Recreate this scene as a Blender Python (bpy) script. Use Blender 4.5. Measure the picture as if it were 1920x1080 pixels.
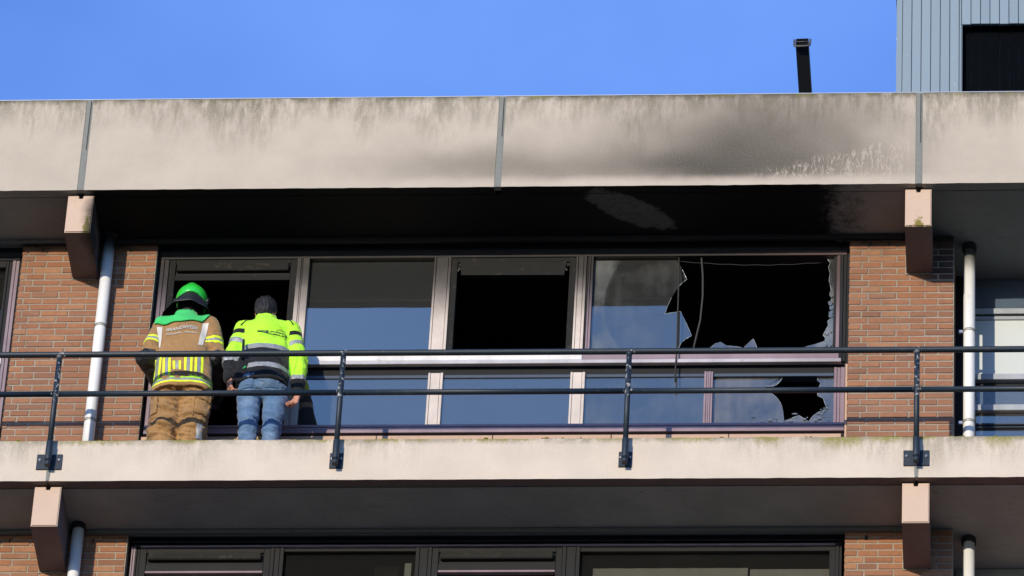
import bpy, bmesh, math, random
import numpy as np
from mathutils import Vector, Matrix, noise as mnoise
from mathutils.bvhtree import BVHTree

for _o in list(bpy.data.objects):
    bpy.data.objects.remove(_o, do_unlink=True)
scene = bpy.context.scene
COL = scene.collection
R = random.Random(7)

# ------------------------------------------------------------------ camera
# world: X along the facade, Y into the building, Z up; Z = 0 is the underside of the roof slab, the street lies 35 m below
cam = bpy.data.cameras.new('camera')
cam.sensor_width = 36.0
cam.lens = 12540.884 / 1920.0 * 36.0
cam.clip_start = 1.0
cam.clip_end = 3000.0
camo = bpy.data.objects.new('camera', cam)
COL.objects.link(camo)
_r = Vector((0.99683959, 0.06523509, 0.04533447))
_u = Vector((0.00663179, -0.63701447, 0.77082332))
_f = Vector((-0.07916344, 0.76808655, 0.63543386))
camo.matrix_world = Matrix(((_r.x, _u.x, -_f.x, 7.48885784), (_r.y, _u.y, -_f.y, -39.40279802),
                            (_r.z, _u.z, -_f.z, -33.61937236), (0, 0, 0, 1)))
scene.camera = camo

# ------------------------------------------------------------------ sky, sun, exposure
SUN_EL = math.radians(9.0)
SUN_AZ = math.radians(20.0)          # the sun stands behind the camera, to its left
world = bpy.data.worlds.new('World')
scene.world = world
world.use_nodes = True
wt = world.node_tree
wt.nodes.clear()
w_out = wt.nodes.new('ShaderNodeOutputWorld')
w_bg = wt.nodes.new('ShaderNodeBackground')
w_sky = wt.nodes.new('ShaderNodeTexSky')
w_sky.sky_type = 'NISHITA'
w_sky.sun_disc = False
w_sky.sun_elevation = SUN_EL
w_sky.sun_rotation = math.radians(180.0) + SUN_AZ
w_sky.altitude = 0.0
w_sky.air_density = 1.0
w_sky.dust_density = 0.2
w_sky.ozone_density = 4.0
w_bg.inputs['Strength'].default_value = 0.15
# a few thin veils of cloud
w_tc = wt.nodes.new('ShaderNodeTexCoord')
w_map = wt.nodes.new('ShaderNodeMapping')
w_map.inputs['Scale'].default_value = (1.0, 1.0, 1.6)
w_map.inputs['Location'].default_value = (0.9, 0.0, 0.0)
w_no = wt.nodes.new('ShaderNodeTexNoise')
w_no.inputs['Scale'].default_value = 5.0
w_no.inputs['Detail'].default_value = 5.0
w_no.inputs['Roughness'].default_value = 0.52
w_rng = wt.nodes.new('ShaderNodeMapRange')
w_rng.inputs['From Min'].default_value = 0.36
w_rng.inputs['From Max'].default_value = 0.80
w_rng.inputs['To Min'].default_value = 0.0
w_rng.inputs['To Max'].default_value = 0.16
w_mix = wt.nodes.new('ShaderNodeMix')
w_mix.data_type = 'RGBA'
w_mix.inputs[7].default_value = (5.2, 6.6, 9.0, 1)
L = wt.links.new
L(w_tc.outputs['Generated'], w_map.inputs['Vector'])
L(w_map.outputs['Vector'], w_no.inputs['Vector'])
L(w_no.outputs['Fac'], w_rng.inputs['Value'])
L(w_rng.outputs['Result'], w_mix.inputs[0])
L(w_sky.outputs['Color'], w_mix.inputs[6])
w_wb = wt.nodes.new('ShaderNodeMix')      # camera white balance, the same over the whole sky
w_wb.data_type = 'RGBA'; w_wb.blend_type = 'MULTIPLY'; w_wb.inputs[0].default_value = 1.0
w_wb.inputs[7].default_value = (0.66, 0.82, 1.22, 1)
L(w_mix.outputs[2], w_wb.inputs[6])
L(w_wb.outputs[2], w_bg.inputs['Color'])
L(w_bg.outputs['Background'], w_out.inputs['Surface'])

sun = bpy.data.lights.new('sun', 'SUN')
sun.energy = 2.3
sun.angle = math.radians(0.53)
sun.color = (1.0, 0.885, 0.70)
suno = bpy.data.objects.new('sun', sun)
COL.objects.link(suno)
_d = Vector((math.sin(SUN_AZ) * math.cos(SUN_EL), math.cos(SUN_AZ) * math.cos(SUN_EL), -math.sin(SUN_EL)))
suno.rotation_euler = _d.to_track_quat('-Z', 'Y').to_euler()
suno.location = (-20, -60, 12)

scene.view_settings.view_transform = 'Standard'
scene.view_settings.look = 'None'
scene.view_settings.exposure = 1.0
scene.view_settings.gamma = 1.0
scene.render.engine = 'CYCLES'
scene.cycles.use_denoising = True
scene.cycles.max_bounces = 8
scene.cycles.transparent_max_bounces = 16

# ================================================================== helpers
def srgb(r, g, b):
    return tuple(((c / 255.0) / 12.92 if c / 255.0 <= 0.04045 else ((c / 255.0 + 0.055) / 1.055) ** 2.4) for c in (r, g, b)) + (1.0,)

class NT:
    """small node-graph writer"""
    def __init__(self, name):
        self.m = bpy.data.materials.new(name)
        self.m.use_nodes = True
        self.t = self.m.node_tree
        self.t.nodes.clear()
        self.out = self.t.nodes.new('ShaderNodeOutputMaterial')
        self.geo = None
    def n(self, typ): return self.t.nodes.new(typ)
    def set(self, sock, v):
        if isinstance(v, bpy.types.NodeSocket): self.t.links.new(v, sock)
        elif v is not None:
            if hasattr(sock.default_value, '__len__') and not hasattr(v, '__len__'):
                v = [v] * len(sock.default_value)
            if hasattr(sock.default_value, '__len__') and len(sock.default_value) == 3 and len(v) == 4: v = v[:3]
            if hasattr(sock.default_value, '__len__') and len(sock.default_value) == 4 and len(v) == 3: v = tuple(v) + (1.0,)
            sock.default_value = v
    def pos(self):
        if self.geo is None: self.geo = self.n('ShaderNodeNewGeometry')
        return self.geo.outputs['Position']
    def xyz(self, v=None):
        s = self.n('ShaderNodeSeparateXYZ'); self.set(s.inputs[0], v or self.pos())
        return s.outputs[0], s.outputs[1], s.outputs[2]
    def comb(self, x, y, z):
        s = self.n('ShaderNodeCombineXYZ')
        for i, v in enumerate((x, y, z)): self.set(s.inputs[i], v)
        return s.outputs[0]
    def scale(self, sc, v=None):
        s = self.n('ShaderNodeMapping'); self.set(s.inputs['Vector'], v or self.pos()); self.set(s.inputs['Scale'], sc)
        return s.outputs[0]
    def noise(self, scale, detail=3.0, rough=0.5, vec=None, col=False, dist=0.0):
        s = self.n('ShaderNodeTexNoise'); self.set(s.inputs['Vector'], vec or self.pos())
        self.set(s.inputs['Scale'], scale); self.set(s.inputs['Detail'], detail); self.set(s.inputs['Roughness'], rough)
        self.set(s.inputs['Distortion'], dist)
        return s.outputs['Color' if col else 'Fac']
    def voro(self, scale, vec=None, feature='F1', out='Distance'):
        s = self.n('ShaderNodeTexVoronoi'); s.feature = feature; self.set(s.inputs['Vector'], vec or self.pos()); self.set(s.inputs['Scale'], scale)
        return s.outputs[out]
    def math(self, op, a, b=None, c=None, clamp=False):
        s = self.n('ShaderNodeMath'); s.operation = op; s.use_clamp = clamp
        self.set(s.inputs[0], a)
        if b is not None: self.set(s.inputs[1], b)
        if c is not None: self.set(s.inputs[2], c)
        return s.outputs[0]
    def mul(self, *a):
        r = a[0]
        for b in a[1:]: r = self.math('MULTIPLY', r, b)
        return r
    def add(self, a, b): return self.math('ADD', a, b)
    def sub(self, a, b): return self.math('SUBTRACT', a, b)
    def mx(self, a, b): return self.math('MAXIMUM', a, b)
    def rng(self, v, a, b, c=0.0, d=1.0, smooth=True):
        s = self.n('ShaderNodeMapRange'); s.interpolation_type = 'SMOOTHSTEP' if smooth else 'LINEAR'
        for k, x in zip(('Value', 'From Min', 'From Max', 'To Min', 'To Max'), (v, a, b, c, d)): self.set(s.inputs[k], x)
        return s.outputs['Result']
    def mix(self, f, a, b, mode='MIX'):
        s = self.n('ShaderNodeMix'); s.data_type = 'RGBA'; s.blend_type = mode; s.clamp_factor = True
        self.set(s.inputs[0], f); self.set(s.inputs[6], a); self.set(s.inputs[7], b)
        return s.outputs[2]
    def ramp(self, f, stops):
        s = self.n('ShaderNodeValToRGB'); self.set(s.inputs[0], f)
        e = s.color_ramp.elements
        while len(e) < len(stops): e.new(0.5)
        for el, (p, c) in zip(e, stops): el.position = p; el.color = c if len(c) == 4 else tuple(c) + (1,)
        return s.outputs[0]
    def gauss(self, x, cx, rx, z, cz, rz):
        a = self.math('POWER', self.math('DIVIDE', self.sub(x, cx), rx), 2.0)
        b = self.math('POWER', self.math('DIVIDE', self.sub(z, cz), rz), 2.0)
        return self.math('EXPONENT', self.math('MULTIPLY', self.add(a, b), -1.0))
    def rand(self):
        s = self.n('ShaderNodeObjectInfo'); return s.outputs['Random']
    def bump(self, h, strength=0.3, dist=0.01, normal=None):
        s = self.n('ShaderNodeBump'); self.set(s.inputs['Height'], h); self.set(s.inputs['Strength'], strength); self.set(s.inputs['Distance'], dist)
        if normal is not None: self.set(s.inputs['Normal'], normal)
        return s.outputs[0]
    def pbr(self, color, rough=0.7, metal=0.0, normal=None, spec=0.5, coat=0.0, sheen=0.0, emit=None):
        s = self.n('ShaderNodeBsdfPrincipled')
        self.set(s.inputs['Base Color'], color); self.set(s.inputs['Roughness'], rough); self.set(s.inputs['Metallic'], metal)
        self.set(s.inputs['Specular IOR Level'], spec); self.set(s.inputs['Coat Weight'], coat); self.set(s.inputs['Sheen Weight'], sheen)
        if normal is not None: self.set(s.inputs['Normal'], normal)
        return s.outputs[0]
    def shader(self, s):
        self.t.links.new(s, self.out.inputs['Surface']); return self.m

M = {}

def simple(name, col, rough=0.6, metal=0.0, var=0.12, vscale=14.0, bump=0.0, bscale=90.0, spec=0.5, sheen=0.0, coat=0.0):
    g = NT(name)
    c = g.mix(g.mul(g.noise(vscale, 4.0, 0.6), 1.0), tuple(x * (1 - var) for x in col[:3]), tuple(min(1, x * (1 + var)) for x in col[:3]))
    nrm = g.bump(g.noise(bscale, 3.0, 0.6), bump, 0.004) if bump else None
    M[name] = g.shader(g.pbr(c, rough, metal, nrm, spec, coat, sheen))
    return M[name]

# ------------------------------------------------------------------ mesh helpers
def new_obj(name, me, mat=None, parent=None, origin=None):
    o = bpy.data.objects.new(name, me)
    COL.objects.link(o)
    if mat is not None and me is not None:
        for m_ in (mat if isinstance(mat, (list, tuple)) else [mat]):
            if len(me.materials) < (len(mat) if isinstance(mat, (list, tuple)) else 1): me.materials.append(m_)
    if parent is not None: o.parent = parent
    return o

def absloc(o):
    v = Vector((0, 0, 0))
    while o is not None:
        v += Vector(o.location); o = o.parent
    return v

def build(name, bm, mat, parent=None, smooth=False, label=None, kind=None):
    """bm is in world coordinates; the object hangs under parent (unrotated empties only)"""
    if parent is not None:
        off = absloc(parent)
        bmesh.ops.translate(bm, verts=bm.verts, vec=-off)
    me = bpy.data.meshes.new(name)
    bm.normal_update()
    bm.to_mesh(me); bm.free()
    if smooth:
        for p in me.polygons: p.use_smooth = True
    o = new_obj(name, me, mat, parent)
    if label: o['label'] = label
    if kind: o['kind'] = kind
    return o

def tag(o, label, cat, group=None, kind=None):
    o['label'] = label; o['category'] = cat
    if group: o['group'] = group
    if kind: o['kind'] = kind
    return o

def empty(name, loc, parent=None):
    o = bpy.data.objects.new(name, None)
    o.empty_display_size = 0.1
    COL.objects.link(o)
    if parent is not None:
        o.parent = parent; o.location = Vector(loc) - absloc(parent)
    else: o.location = loc
    return o

def bbox(bm, x0, x1, y0, y1, z0, z1, bev=0.0, seg=1):
    vs = [bm.verts.new((x, y, z)) for x in (x0, x1) for y in (y0, y1) for z in (z0, z1)]
    fs = [(0, 1, 3, 2), (4, 6, 7, 5), (0, 4, 5, 1), (2, 3, 7, 6), (0, 2, 6, 4), (1, 5, 7, 3)]
    faces = [bm.faces.new([vs[i] for i in f]) for f in fs]
    if bev > 0:
        edges = list({e for f in faces for e in f.edges})
        bmesh.ops.bevel(bm, geom=edges, offset=bev, segments=seg, affect='EDGES', profile=0.5)

def box(name, x0, x1, y0, y1, z0, z1, mat, parent=None, bev=0.0, label=None, kind=None):
    bm = bmesh.new(); bbox(bm, x0, x1, y0, y1, z0, z1, bev)
    return build(name, bm, mat, parent, label=label, kind=kind)

def tube(bm, pts, r, seg=14, caps=True):
    pts = [Vector(p) for p in pts]
    rr = r if hasattr(r, '__len__') else [r] * len(pts)
    rings = []
    ref = None
    for i, p in enumerate(pts):
        if i == 0: t = pts[1] - p
        elif i == len(pts) - 1: t = p - pts[i - 1]
        else: t = pts[i + 1] - pts[i - 1]
        t.normalize()
        if ref is None: ref = t.orthogonal().normalized()
        ref = (ref - t * ref.dot(t)).normalized()
        b = t.cross(ref)
        rings.append([bm.verts.new(p + (ref * math.cos(2 * math.pi * k / seg) + b * math.sin(2 * math.pi * k / seg)) * rr[i]) for k in range(seg)])
    for a, b in zip(rings, rings[1:]):
        for k in range(seg):
            bm.faces.new((a[k], a[(k + 1) % seg], b[(k + 1) % seg], b[k])).smooth = True
    if caps:
        bm.faces.new(rings[0][::-1]); bm.faces.new(rings[-1])

def lathe(bm, prof, cx, cy, seg=20):
    """closed-ended turned profile [(r, z)...] about a vertical axis"""
    rings = [[bm.verts.new((cx + r * math.cos(2 * math.pi * k / seg), cy + r * math.sin(2 * math.pi * k / seg), z)) for k in range(seg)] for r, z in prof]
    for a, b in zip(rings, rings[1:]):
        for k in range(seg): bm.faces.new((a[k], a[(k + 1) % seg], b[(k + 1) % seg], b[k])).smooth = True
    bm.faces.new(rings[0][::-1]); bm.faces.new(rings[-1])

def prism_xz(bm, pts, y0, y1):
    """polygon in the XZ plane given a thickness in Y"""
    a = [bm.verts.new((x, y0, z)) for x, z in pts]; b = [bm.verts.new((x, y1, z)) for x, z in pts]
    bm.faces.new(a); bm.faces.new(b[::-1])
    n = len(pts)
    for i in range(n): bm.faces.new((a[i], b[i], b[(i + 1) % n], a[(i + 1) % n]))
    bmesh.ops.recalc_face_normals(bm, faces=bm.faces)

# ================================================================== materials
ZT = 0.940          # top of roof fascia
S1, S0 = -2.4875, -2.8796   # top and underside of the gallery slab
FLOOR = -2.62       # gallery floor, behind the slab's upstand
YW = 0.627          # brick face
RZ1, RZ2 = -1.7115, -2.0962  # rails
BAY = 3.268

def mat_concrete(name, base, ztop, dirt=1.0, moss=0.25, smoke=False, moss_depth=0.06):
    g = NT(name)
    x, y, z = g.xyz()
    d = g.sub(ztop, z)
    fine = g.noise(60.0, 4.0, 0.65)
    blot = g.noise(2.2, 5.0, 0.6)
    c = g.mix(g.rng(blot, 0.3, 0.7), tuple(v * 0.93 for v in base), tuple(min(1, v * 1.05) for v in base))
    c = g.mix(g.rng(fine, 0.35, 0.75, 0.0, 0.22), c, tuple(v * 0.72 for v in base))
    pits = g.voro(55.0)
    c = g.mix(g.mul(g.rng(pits, 0.04, 0.10, 1.0, 0.0), g.rng(g.noise(9.0, 2.0), 0.55, 0.7), 0.5), c, (0.12, 0.10, 0.085))
    # runs of dirt from the top edge
    st = g.noise(4.2, 6.0, 0.70, vec=g.scale((2.0, 1.0, 0.50)))
    st2 = g.noise(15.0, 4.0, 0.65, vec=g.scale((1.9, 1.0, 0.36)))
    pat = g.rng(g.noise(0.85, 3.0, 0.6, vec=g.scale((1.0, 0.0, 0.3))), 0.40, 0.62, 0.12 if dirt < 0.9 else 0.80, 1.0)
    ln = g.rng(g.noise(1.3, 3.0, 0.6, vec=g.scale((1.0, 0.0, 0.0))), 0.3, 0.72, 0.10, 0.75 * dirt)
    fall = g.math('SUBTRACT', 1.0, g.math('DIVIDE', d, ln), clamp=True)
    m1 = g.mul(fall, pat, g.rng(g.add(g.mul(st, 0.6), g.mul(st2, 0.4)), 0.39, 0.60), g.rng(fine, 0.25, 0.6, 0.55, 1.0))
    c = g.mix(g.mul(m1, 0.95 * min(1.0, dirt)), c, (0.120, 0.106, 0.066))
    # black-green crust along the very edge
    ed = g.rng(g.add(d, g.mul(g.sub(g.noise(16.0, 4.0, 0.7), 0.5), 0.10)), 0.0, 0.075, 1.0, 0.0)
    c = g.mix(g.mul(ed, 0.85 * dirt, g.rng(g.noise(5.0, 4.0, 0.65), 0.34, 0.56)), c, (0.085, 0.08, 0.045))
    # moss
    mm = g.mul(g.rng(g.add(d, g.mul(g.sub(g.noise(30.0, 4.0, 0.7, vec=g.scale((1, 1, .5))), 0.5), 2.6 * moss_depth)), 0.0, moss_depth, 1.0, 0.0),
               g.rng(g.noise(3.3, 4.0, 0.65, vec=g.scale((1.0, 1.0, 0.3))), 0.62 - 0.35 * moss, 0.72 - 0.30 * moss))
    if moss > 0.4:
        for cx, rx, dp in ((5.42, 0.09, 0.10), (5.98, 0.13, 0.16), (6.30, 0.10, 0.09), (4.90, 0.10, 0.07), (0.35, 0.20, 0.06), (7.15, 0.09, 0.14), (1.05, 0.12, 0.05), (3.35, 0.2, 0.05)):
            gx = g.math('EXPONENT', g.mul(g.math('POWER', g.math('DIVIDE', g.sub(x, cx), rx), 2.0), -1.0))
            dn = g.rng(g.add(d, g.mul(g.sub(g.noise(26.0, 5.0, 0.75, vec=g.scale((1.4, 1, .45))), 0.5), 0.22)), 0.0, dp, 1.0, 0.0)
            mm = g.mx(mm, g.mul(g.rng(gx, 0.0, 0.55), dn, g.rng(g.noise(48.0, 3.0, 0.7), 0.28, 0.50)))
    mosscol = g.mix(g.noise(70.0, 2.0), (0.10, 0.10, 0.018), (0.30, 0.27, 0.055))
    c = g.mix(g.mul(mm, 0.85), c, mosscol)
    if smoke:
        wx = g.add(x, g.mul(g.sub(g.noise(1.6, 3.0, 0.55), 0.5), 0.55))
        wz = g.add(z, g.mul(g.sub(g.noise(2.3, 3.0, 0.55, vec=g.scale((1.0, 1.0, 0.7))), 0.5), 0.22))
        s = None
        for cx, rx, cz, rz, k in ((5.14, 0.72, 0.46, 0.50, 0.80), (4.80, 0.72, 0.18, 0.17, 0.78), (3.6, 0.95, 0.20, 0.18, 0.40),
                                  (2.95, 0.70, 0.20, 0.18, 0.30), (5.6, 0.80, 0.22, 0.26, 0.62), (5.85, 0.55, 0.62, 0.32, 0.40), (4.4, 0.9, 0.32, 0.34, 0.28)):
            b = g.mul(g.gauss(wx, cx, rx, wz, cz, rz), k)
            s = b if s is None else g.sub(g.add(s, b), g.mul(s, b))
        # the air that rose past the lip left its lowest few centimetres clean
        s = g.mul(s, g.rng(g.add(z, g.mul(g.sub(g.noise(5.0, 2.0), 0.5), 0.05)), 0.02, 0.13))
        s = g.mul(s, g.rng(g.noise(75.0, 3.0, 0.7), 0.28, 0.62, 0.86, 1.0))
        # washed-out trickles
        xr = g.add(x, g.mul(g.sub(g.noise(26.0, 3.0, 0.6), 0.5), 0.035))
        thr = g.noise(1.0, 2.0, 0.55, vec=g.comb(g.mul(xr, 34.0), 3.0, g.mul(z, 4.2)))
        br = g.voro(30.0, vec=g.scale((1.35, 0.0, 0.30), g.comb(xr, 0.0, z)), feature='DISTANCE_TO_EDGE')
        trick = g.mx(g.rng(thr, 0.615, 0.68), g.mul(g.rng(br, 0.03, 0.085, 1.0, 0.0), g.rng(thr, 0.40, 0.52)))
        topz = g.add(g.rng(x, 5.25, 6.35, 0.13, 0.46, smooth=False), g.mul(g.sub(g.noise(7.0, 2.0, vec=g.scale((1.0, 0.0, 0.0))), 0.5), 0.34))
        reg = g.mul(g.rng(g.sub(z, topz), -0.07, 0.03, 1.0, 0.0), g.rng(x, 5.12, 5.45), g.rng(x, 6.42, 6.5, 1.0, 0.0), g.rng(z, 0.03, 0.10))
        wash = g.mul(trick, reg)
        c = g.mix(s, c, (0.044, 0.040, 0.031))
        c = g.mix(g.mul(wash, 0.58), c, tuple(v * 1.0 for v in base))
    h = g.add(g.mul(g.noise(140.0, 4.0, 0.7), 0.6), g.mul(g.noise(25.0, 3.0, 0.6), 0.6))
    M[name] = g.shader(g.pbr(c, 0.86, 0.0, g.bump(h, 0.35, 0.006), 0.25))
    return M[name]

mat_concrete('fascia_concrete', (0.425, 0.369, 0.302), ZT, dirt=1.0, moss=0.30, smoke=True, moss_depth=0.05)
mat_concrete('slab_concrete', (0.525, 0.453, 0.372), S1, dirt=0.62, moss=0.50, moss_depth=0.045)

def mat_bracket():
    g = NT('bracket_concrete')
    x, y, z = g.xyz()
    base = (0.50, 0.37, 0.28)
    c = g.mix(g.noise(6.0, 4.0, 0.6), tuple(v * 0.9 for v in base), tuple(v * 1.06 for v in base))
    # a tongue of moss down the middle of the front face, and soot on the sides towards the fire
    geo = g.n('ShaderNodeNewGeometry')
    nx, ny, nz = g.xyz(geo.outputs['Normal'])
    front = g.rng(ny, -0.9, -0.6, 1.0, 0.0)
    md = g.noise(38.0, 4.0, 0.7)
    for cx, cz0, wd in ((6.535, -0.385, 0.05), (0.075, -0.30, 0.035)):
        t = g.mul(g.rng(g.math('ABSOLUTE', g.sub(x, cx)), 0.0, wd * 1.7, 1.0, 0.0), g.rng(z, cz0 - 0.1, cz0 + 0.26, 1.0, 0.0), g.rng(z, -1.0, -0.9))
        c = g.mix(g.mul(g.rng(g.add(md, g.mul(t, 0.55)), 0.74, 0.82), front), c, (0.17, 0.145, 0.03))
    low = g.mul(g.rng(z, -0.395, -0.36, 1.0, 0.0), g.rng(z, -1.0, -0.9), g.rng(x, 6.0, 6.1))
    c = g.mix(g.mul(g.rng(g.add(md, g.mul(low, 0.34)), 0.68, 0.75), front), c, (0.14, 0.13, 0.025))
    soot = g.mul(g.rng(g.add(x, g.mul(g.noise(4.0), 0.2)), 0.12, 0.22), g.rng(x, 0.4, 0.5, 1.0, 0.0), g.rng(z, -1.0, -0.9))
    c = g.mix(g.mul(soot, 0.93), c, (0.02, 0.018, 0.017))
    pit = g.mul(g.rng(g.voro(26.0), 0.05, 0.09, 1.0, 0.0), g.rng(g.noise(12.0), 0.58, 0.64))
    c = g.mix(g.mul(pit, 0.6), c, (0.15, 0.09, 0.07))
    M['bracket'] = g.shader(g.pbr(c, 0.85, 0.0, g.bump(g.noise(150.0, 3.0, 0.7), 0.25, 0.004), 0.25))
mat_bracket()
def mat_shaded():
    g = NT('shaded_concrete')
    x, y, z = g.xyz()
    c = g.mix(g.noise(9.0, 5.0, 0.65), (0.135, 0.100, 0.090), (0.20, 0.155, 0.14))  # shade of bracket sides and undersides put into the base colour
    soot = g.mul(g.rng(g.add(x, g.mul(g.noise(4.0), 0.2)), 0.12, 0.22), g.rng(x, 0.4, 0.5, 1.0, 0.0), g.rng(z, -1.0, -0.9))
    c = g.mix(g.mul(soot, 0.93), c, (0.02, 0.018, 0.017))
    M['shaded_concrete'] = g.shader(g.pbr(c, 0.9, 0.0, g.bump(g.noise(120.0, 3.0, 0.7), 0.3, 0.004), 0.2))
mat_shaded()

def mat_soffit(name, burnt):
    g = NT(name)
    x, y, z = g.xyz()
    base = (0.305, 0.318, 0.295)
    c = g.mix(g.rng(g.noise(1.8, 5.0, 0.65), 0.3, 0.7), tuple(v * 0.84 for v in base), tuple(v * 1.08 for v in base))
    scr = g.noise(12.0, 5.0, 0.75, vec=g.scale((0.6, 2.2, 1.0)), dist=1.2)
    c = g.mix(g.mul(g.rng(scr, 0.56, 0.70), 0.45), c, (0.10, 0.095, 0.085))
    warm = g.rng(x, 5.9, 6.5, 0.0, 1.0)
    warm = g.mul(warm, g.rng(x, 6.55, 6.6, 1.0, 0.0))
    c = g.mix(g.mul(warm, 0.45), c, (0.33, 0.26, 0.22))
    if burnt:
        n1 = g.noise(6.0, 6.0, 0.72)
        n2 = g.noise(22.0, 4.0, 0.7)
        nn = g.add(g.mul(g.sub(n1, 0.5), 0.9), g.mul(g.sub(n2, 0.5), 0.32))
        s = g.mul(g.rng(g.add(x, g.mul(nn, 0.25)), -0.02, 0.10), g.rng(g.add(x, g.mul(nn, 0.9)), 5.74, 6.16, 1.0, 0.0))
        # a flake of the skim coat dropped off and shows the bare slab
        u = g.add(g.mul(g.sub(x, 4.28), 0.55), g.mul(g.sub(y, 0.29), -0.84))
        v = g.add(g.mul(g.sub(x, 4.28), 0.84), g.mul(g.sub(y, 0.29), 0.55))
        q = g.add(g.math('POWER', g.math('DIVIDE', v, 0.40), 2.0), g.math('POWER', g.math('DIVIDE', u, 0.150), 2.0))
        hole = g.rng(g.add(q, g.mul(nn, 2.2)), 0.70, 1.15, 1.0, 0.0)
        s = g.mul(s, g.sub(1.0, g.mul(hole, g.rng(n2, 0.3, 0.6, 0.22, 0.34))))
        s = g.mx(s, g.mul(g.rng(x, -0.9, 0.05, 0.0, 0.30), g.rng(x, 0.1, 0.2, 1.0, 0.0)))
        s = g.mx(s, g.rng(x, 6.55, 6.6, 0.0, 0.38))
        c = g.mix(g.mul(s, 0.992), c, (0.0075, 0.0078, 0.009))
    M[name] = g.shader(g.pbr(c, 0.88, 0.0, g.bump(g.noise(40.0, 4.0, 0.7), 0.25, 0.005), 0.2))
mat_soffit('soffit_burnt', True)
mat_soffit('soffit_plain', False)

def mat_brick():
    g = NT('brick_red')
    x, y, z = g.xyz()
    r = g.rand()
    c = g.ramp(r, [(0.0, (0.235, 0.100, 0.052)), (0.18, (0.30, 0.132, 0.066)), (0.36, (0.255, 0.115, 0.064)), (0.52, (0.325, 0.148, 0.074)), (0.7, (0.20, 0.097, 0.060)), (0.86, (0.27, 0.132, 0.076)), (1.0, (0.34, 0.172, 0.09))])
    c = g.mix(g.rng(g.noise(30.0, 5.0, 0.7), 0.4, 0.75, 0.0, 0.55), c, (0.17, 0.085, 0.055))
    c = g.mix(g.rng(g.noise(7.0, 4.0, 0.7, vec=g.scale((1, 1, 2.2))), 0.55, 0.8, 0.0, 0.45), c, (0.34, 0.225, 0.16))
    c = g.mix(g.rng(g.noise(1.7, 5.0, 0.65), 0.42, 0.68, 0.0, 0.25), c, (0.135, 0.075, 0.052))
    # greyer lower courses, soot under the burnt soffit
    low = g.rng(g.add(z, g.mul(g.noise(3.0), 0.5)), -1.75, -0.75, 0.55, 0.0)
    lowm = g.mul(low, g.rng(z, -2.7, -2.6))
    c = g.mix(g.mul(lowm, 0.6), c, (0.225, 0.125, 0.085))
    top = g.rng(g.add(z, g.mul(g.sub(g.noise(5.0, 4.0, 0.7), 0.5), 0.16)), -0.17, 0.02)
    c = g.mix(g.mul(top, 0.93), c, (0.016, 0.013, 0.012))
    side = g.mul(g.rng(g.add(x, g.mul(g.sub(g.noise(3.0, 3.0), 0.5), 0.2)), 6.50, 6.68), g.rng(g.add(z, g.mul(g.sub(g.noise(4.0, 3.0), .5), .12)), -0.56, -0.43))  # right corbel's cast shadow beside it, painted into the brick
    c = g.mix(g.mul(side, 0.80), c, (0.03, 0.022, 0.02))
    h = g.add(g.noise(160.0, 4.0, 0.75), g.mul(g.noise(26.0, 3.0, 0.6), 0.8))
    M['brick'] = g.shader(g.pbr(c, 0.9, 0.0, g.bump(h, 0.5, 0.006), 0.2))
    g = NT('mortar')
    x, y, z = g.xyz()
    c = g.mix(g.noise(18.0, 5.0, 0.7), (0.18, 0.158, 0.122), (0.36, 0.315, 0.25))
    c = g.mix(g.rng(g.noise(1.7, 5.0, 0.65), 0.42, 0.68, 0.0, 0.35), c, (0.12, 0.095, 0.07))
    top = g.rng(g.add(z, g.mul(g.sub(g.noise(5.0, 4.0, 0.7), 0.5), 0.16)), -0.2, 0.0)
    c = g.mix(g.mul(top, 0.93), c, (0.016, 0.013, 0.012))
    M['mortar'] = g.shader(g.pbr(c, 0.95, 0.0, g.bump(g.noise(200.0, 3.0, 0.7), 0.4, 0.004), 0.1))
    # far-down facade, too low to be in the picture
    g = NT('brick_courses')
    t = g.n('ShaderNodeTexBrick'); g.set(t.inputs['Vector'], g.comb(g.xyz()[0], g.xyz()[2], 0.0))
    g.set(t.inputs['Scale'], 1.0); g.set(t.inputs['Brick Width'], 0.22); g.set(t.inputs['Row Height'], 0.0622); g.set(t.inputs['Mortar Size'], 0.006)
    g.set(t.inputs['Color1'], (0.36, 0.14, 0.08, 1)); g.set(t.inputs['Color2'], (0.26, 0.10, 0.06, 1)); g.set(t.inputs['Mortar'], (0.28, 0.24, 0.18, 1))
    M['brick_courses'] = g.shader(g.pbr(t.outputs['Color'], 0.9, spec=0.2))
mat_brick()

def mat_frame(name, col, soot=True, metal=0.0, rough=0.42, spec=0.4, sootcol=(0.013, 0.0125, 0.012), z0=-0.72, z1=-0.16):
    g = NT(name)
    x, y, z = g.xyz()
    c = g.mix(g.rng(g.noise(5.0, 4.0, 0.65, vec=g.scale((1, 1, 0.5))), 0.3, 0.7), tuple(v * 0.86 for v in col), tuple(min(1, v * 1.08) for v in col))
    if soot:
        s = g.rng(g.add(z, g.mul(g.sub(g.noise(4.0, 4.0, 0.6), 0.5), 0.25)), z0, z1)
        inx = g.mul(g.rng(x, 0.2, 0.5), g.rng(z, -2.7, -2.6))
        c = g.mix(g.mul(s, inx, 0.97), c, sootcol)
        grime = g.rng(g.noise(13.0, 5.0, 0.75), 0.55, 0.75, 0.0, 0.35)
        c = g.mix(grime, c, (0.13, 0.10, 0.10))
        # heat-browned end next to the broken panes
        hot = g.mul(g.rng(x, 4.9, 5.9), 0.35)
        c = g.mix(g.mul(hot, inx), c, (0.17, 0.10, 0.10))
    M[name] = g.shader(g.pbr(c, rough, metal, g.bump(g.noise(70.0, 3.0, 0.6), 0.06, 0.003), spec))
mat_frame('frame_cream', (0.55, 0.475, 0.41), z0=-0.98, z1=-0.24)
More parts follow.
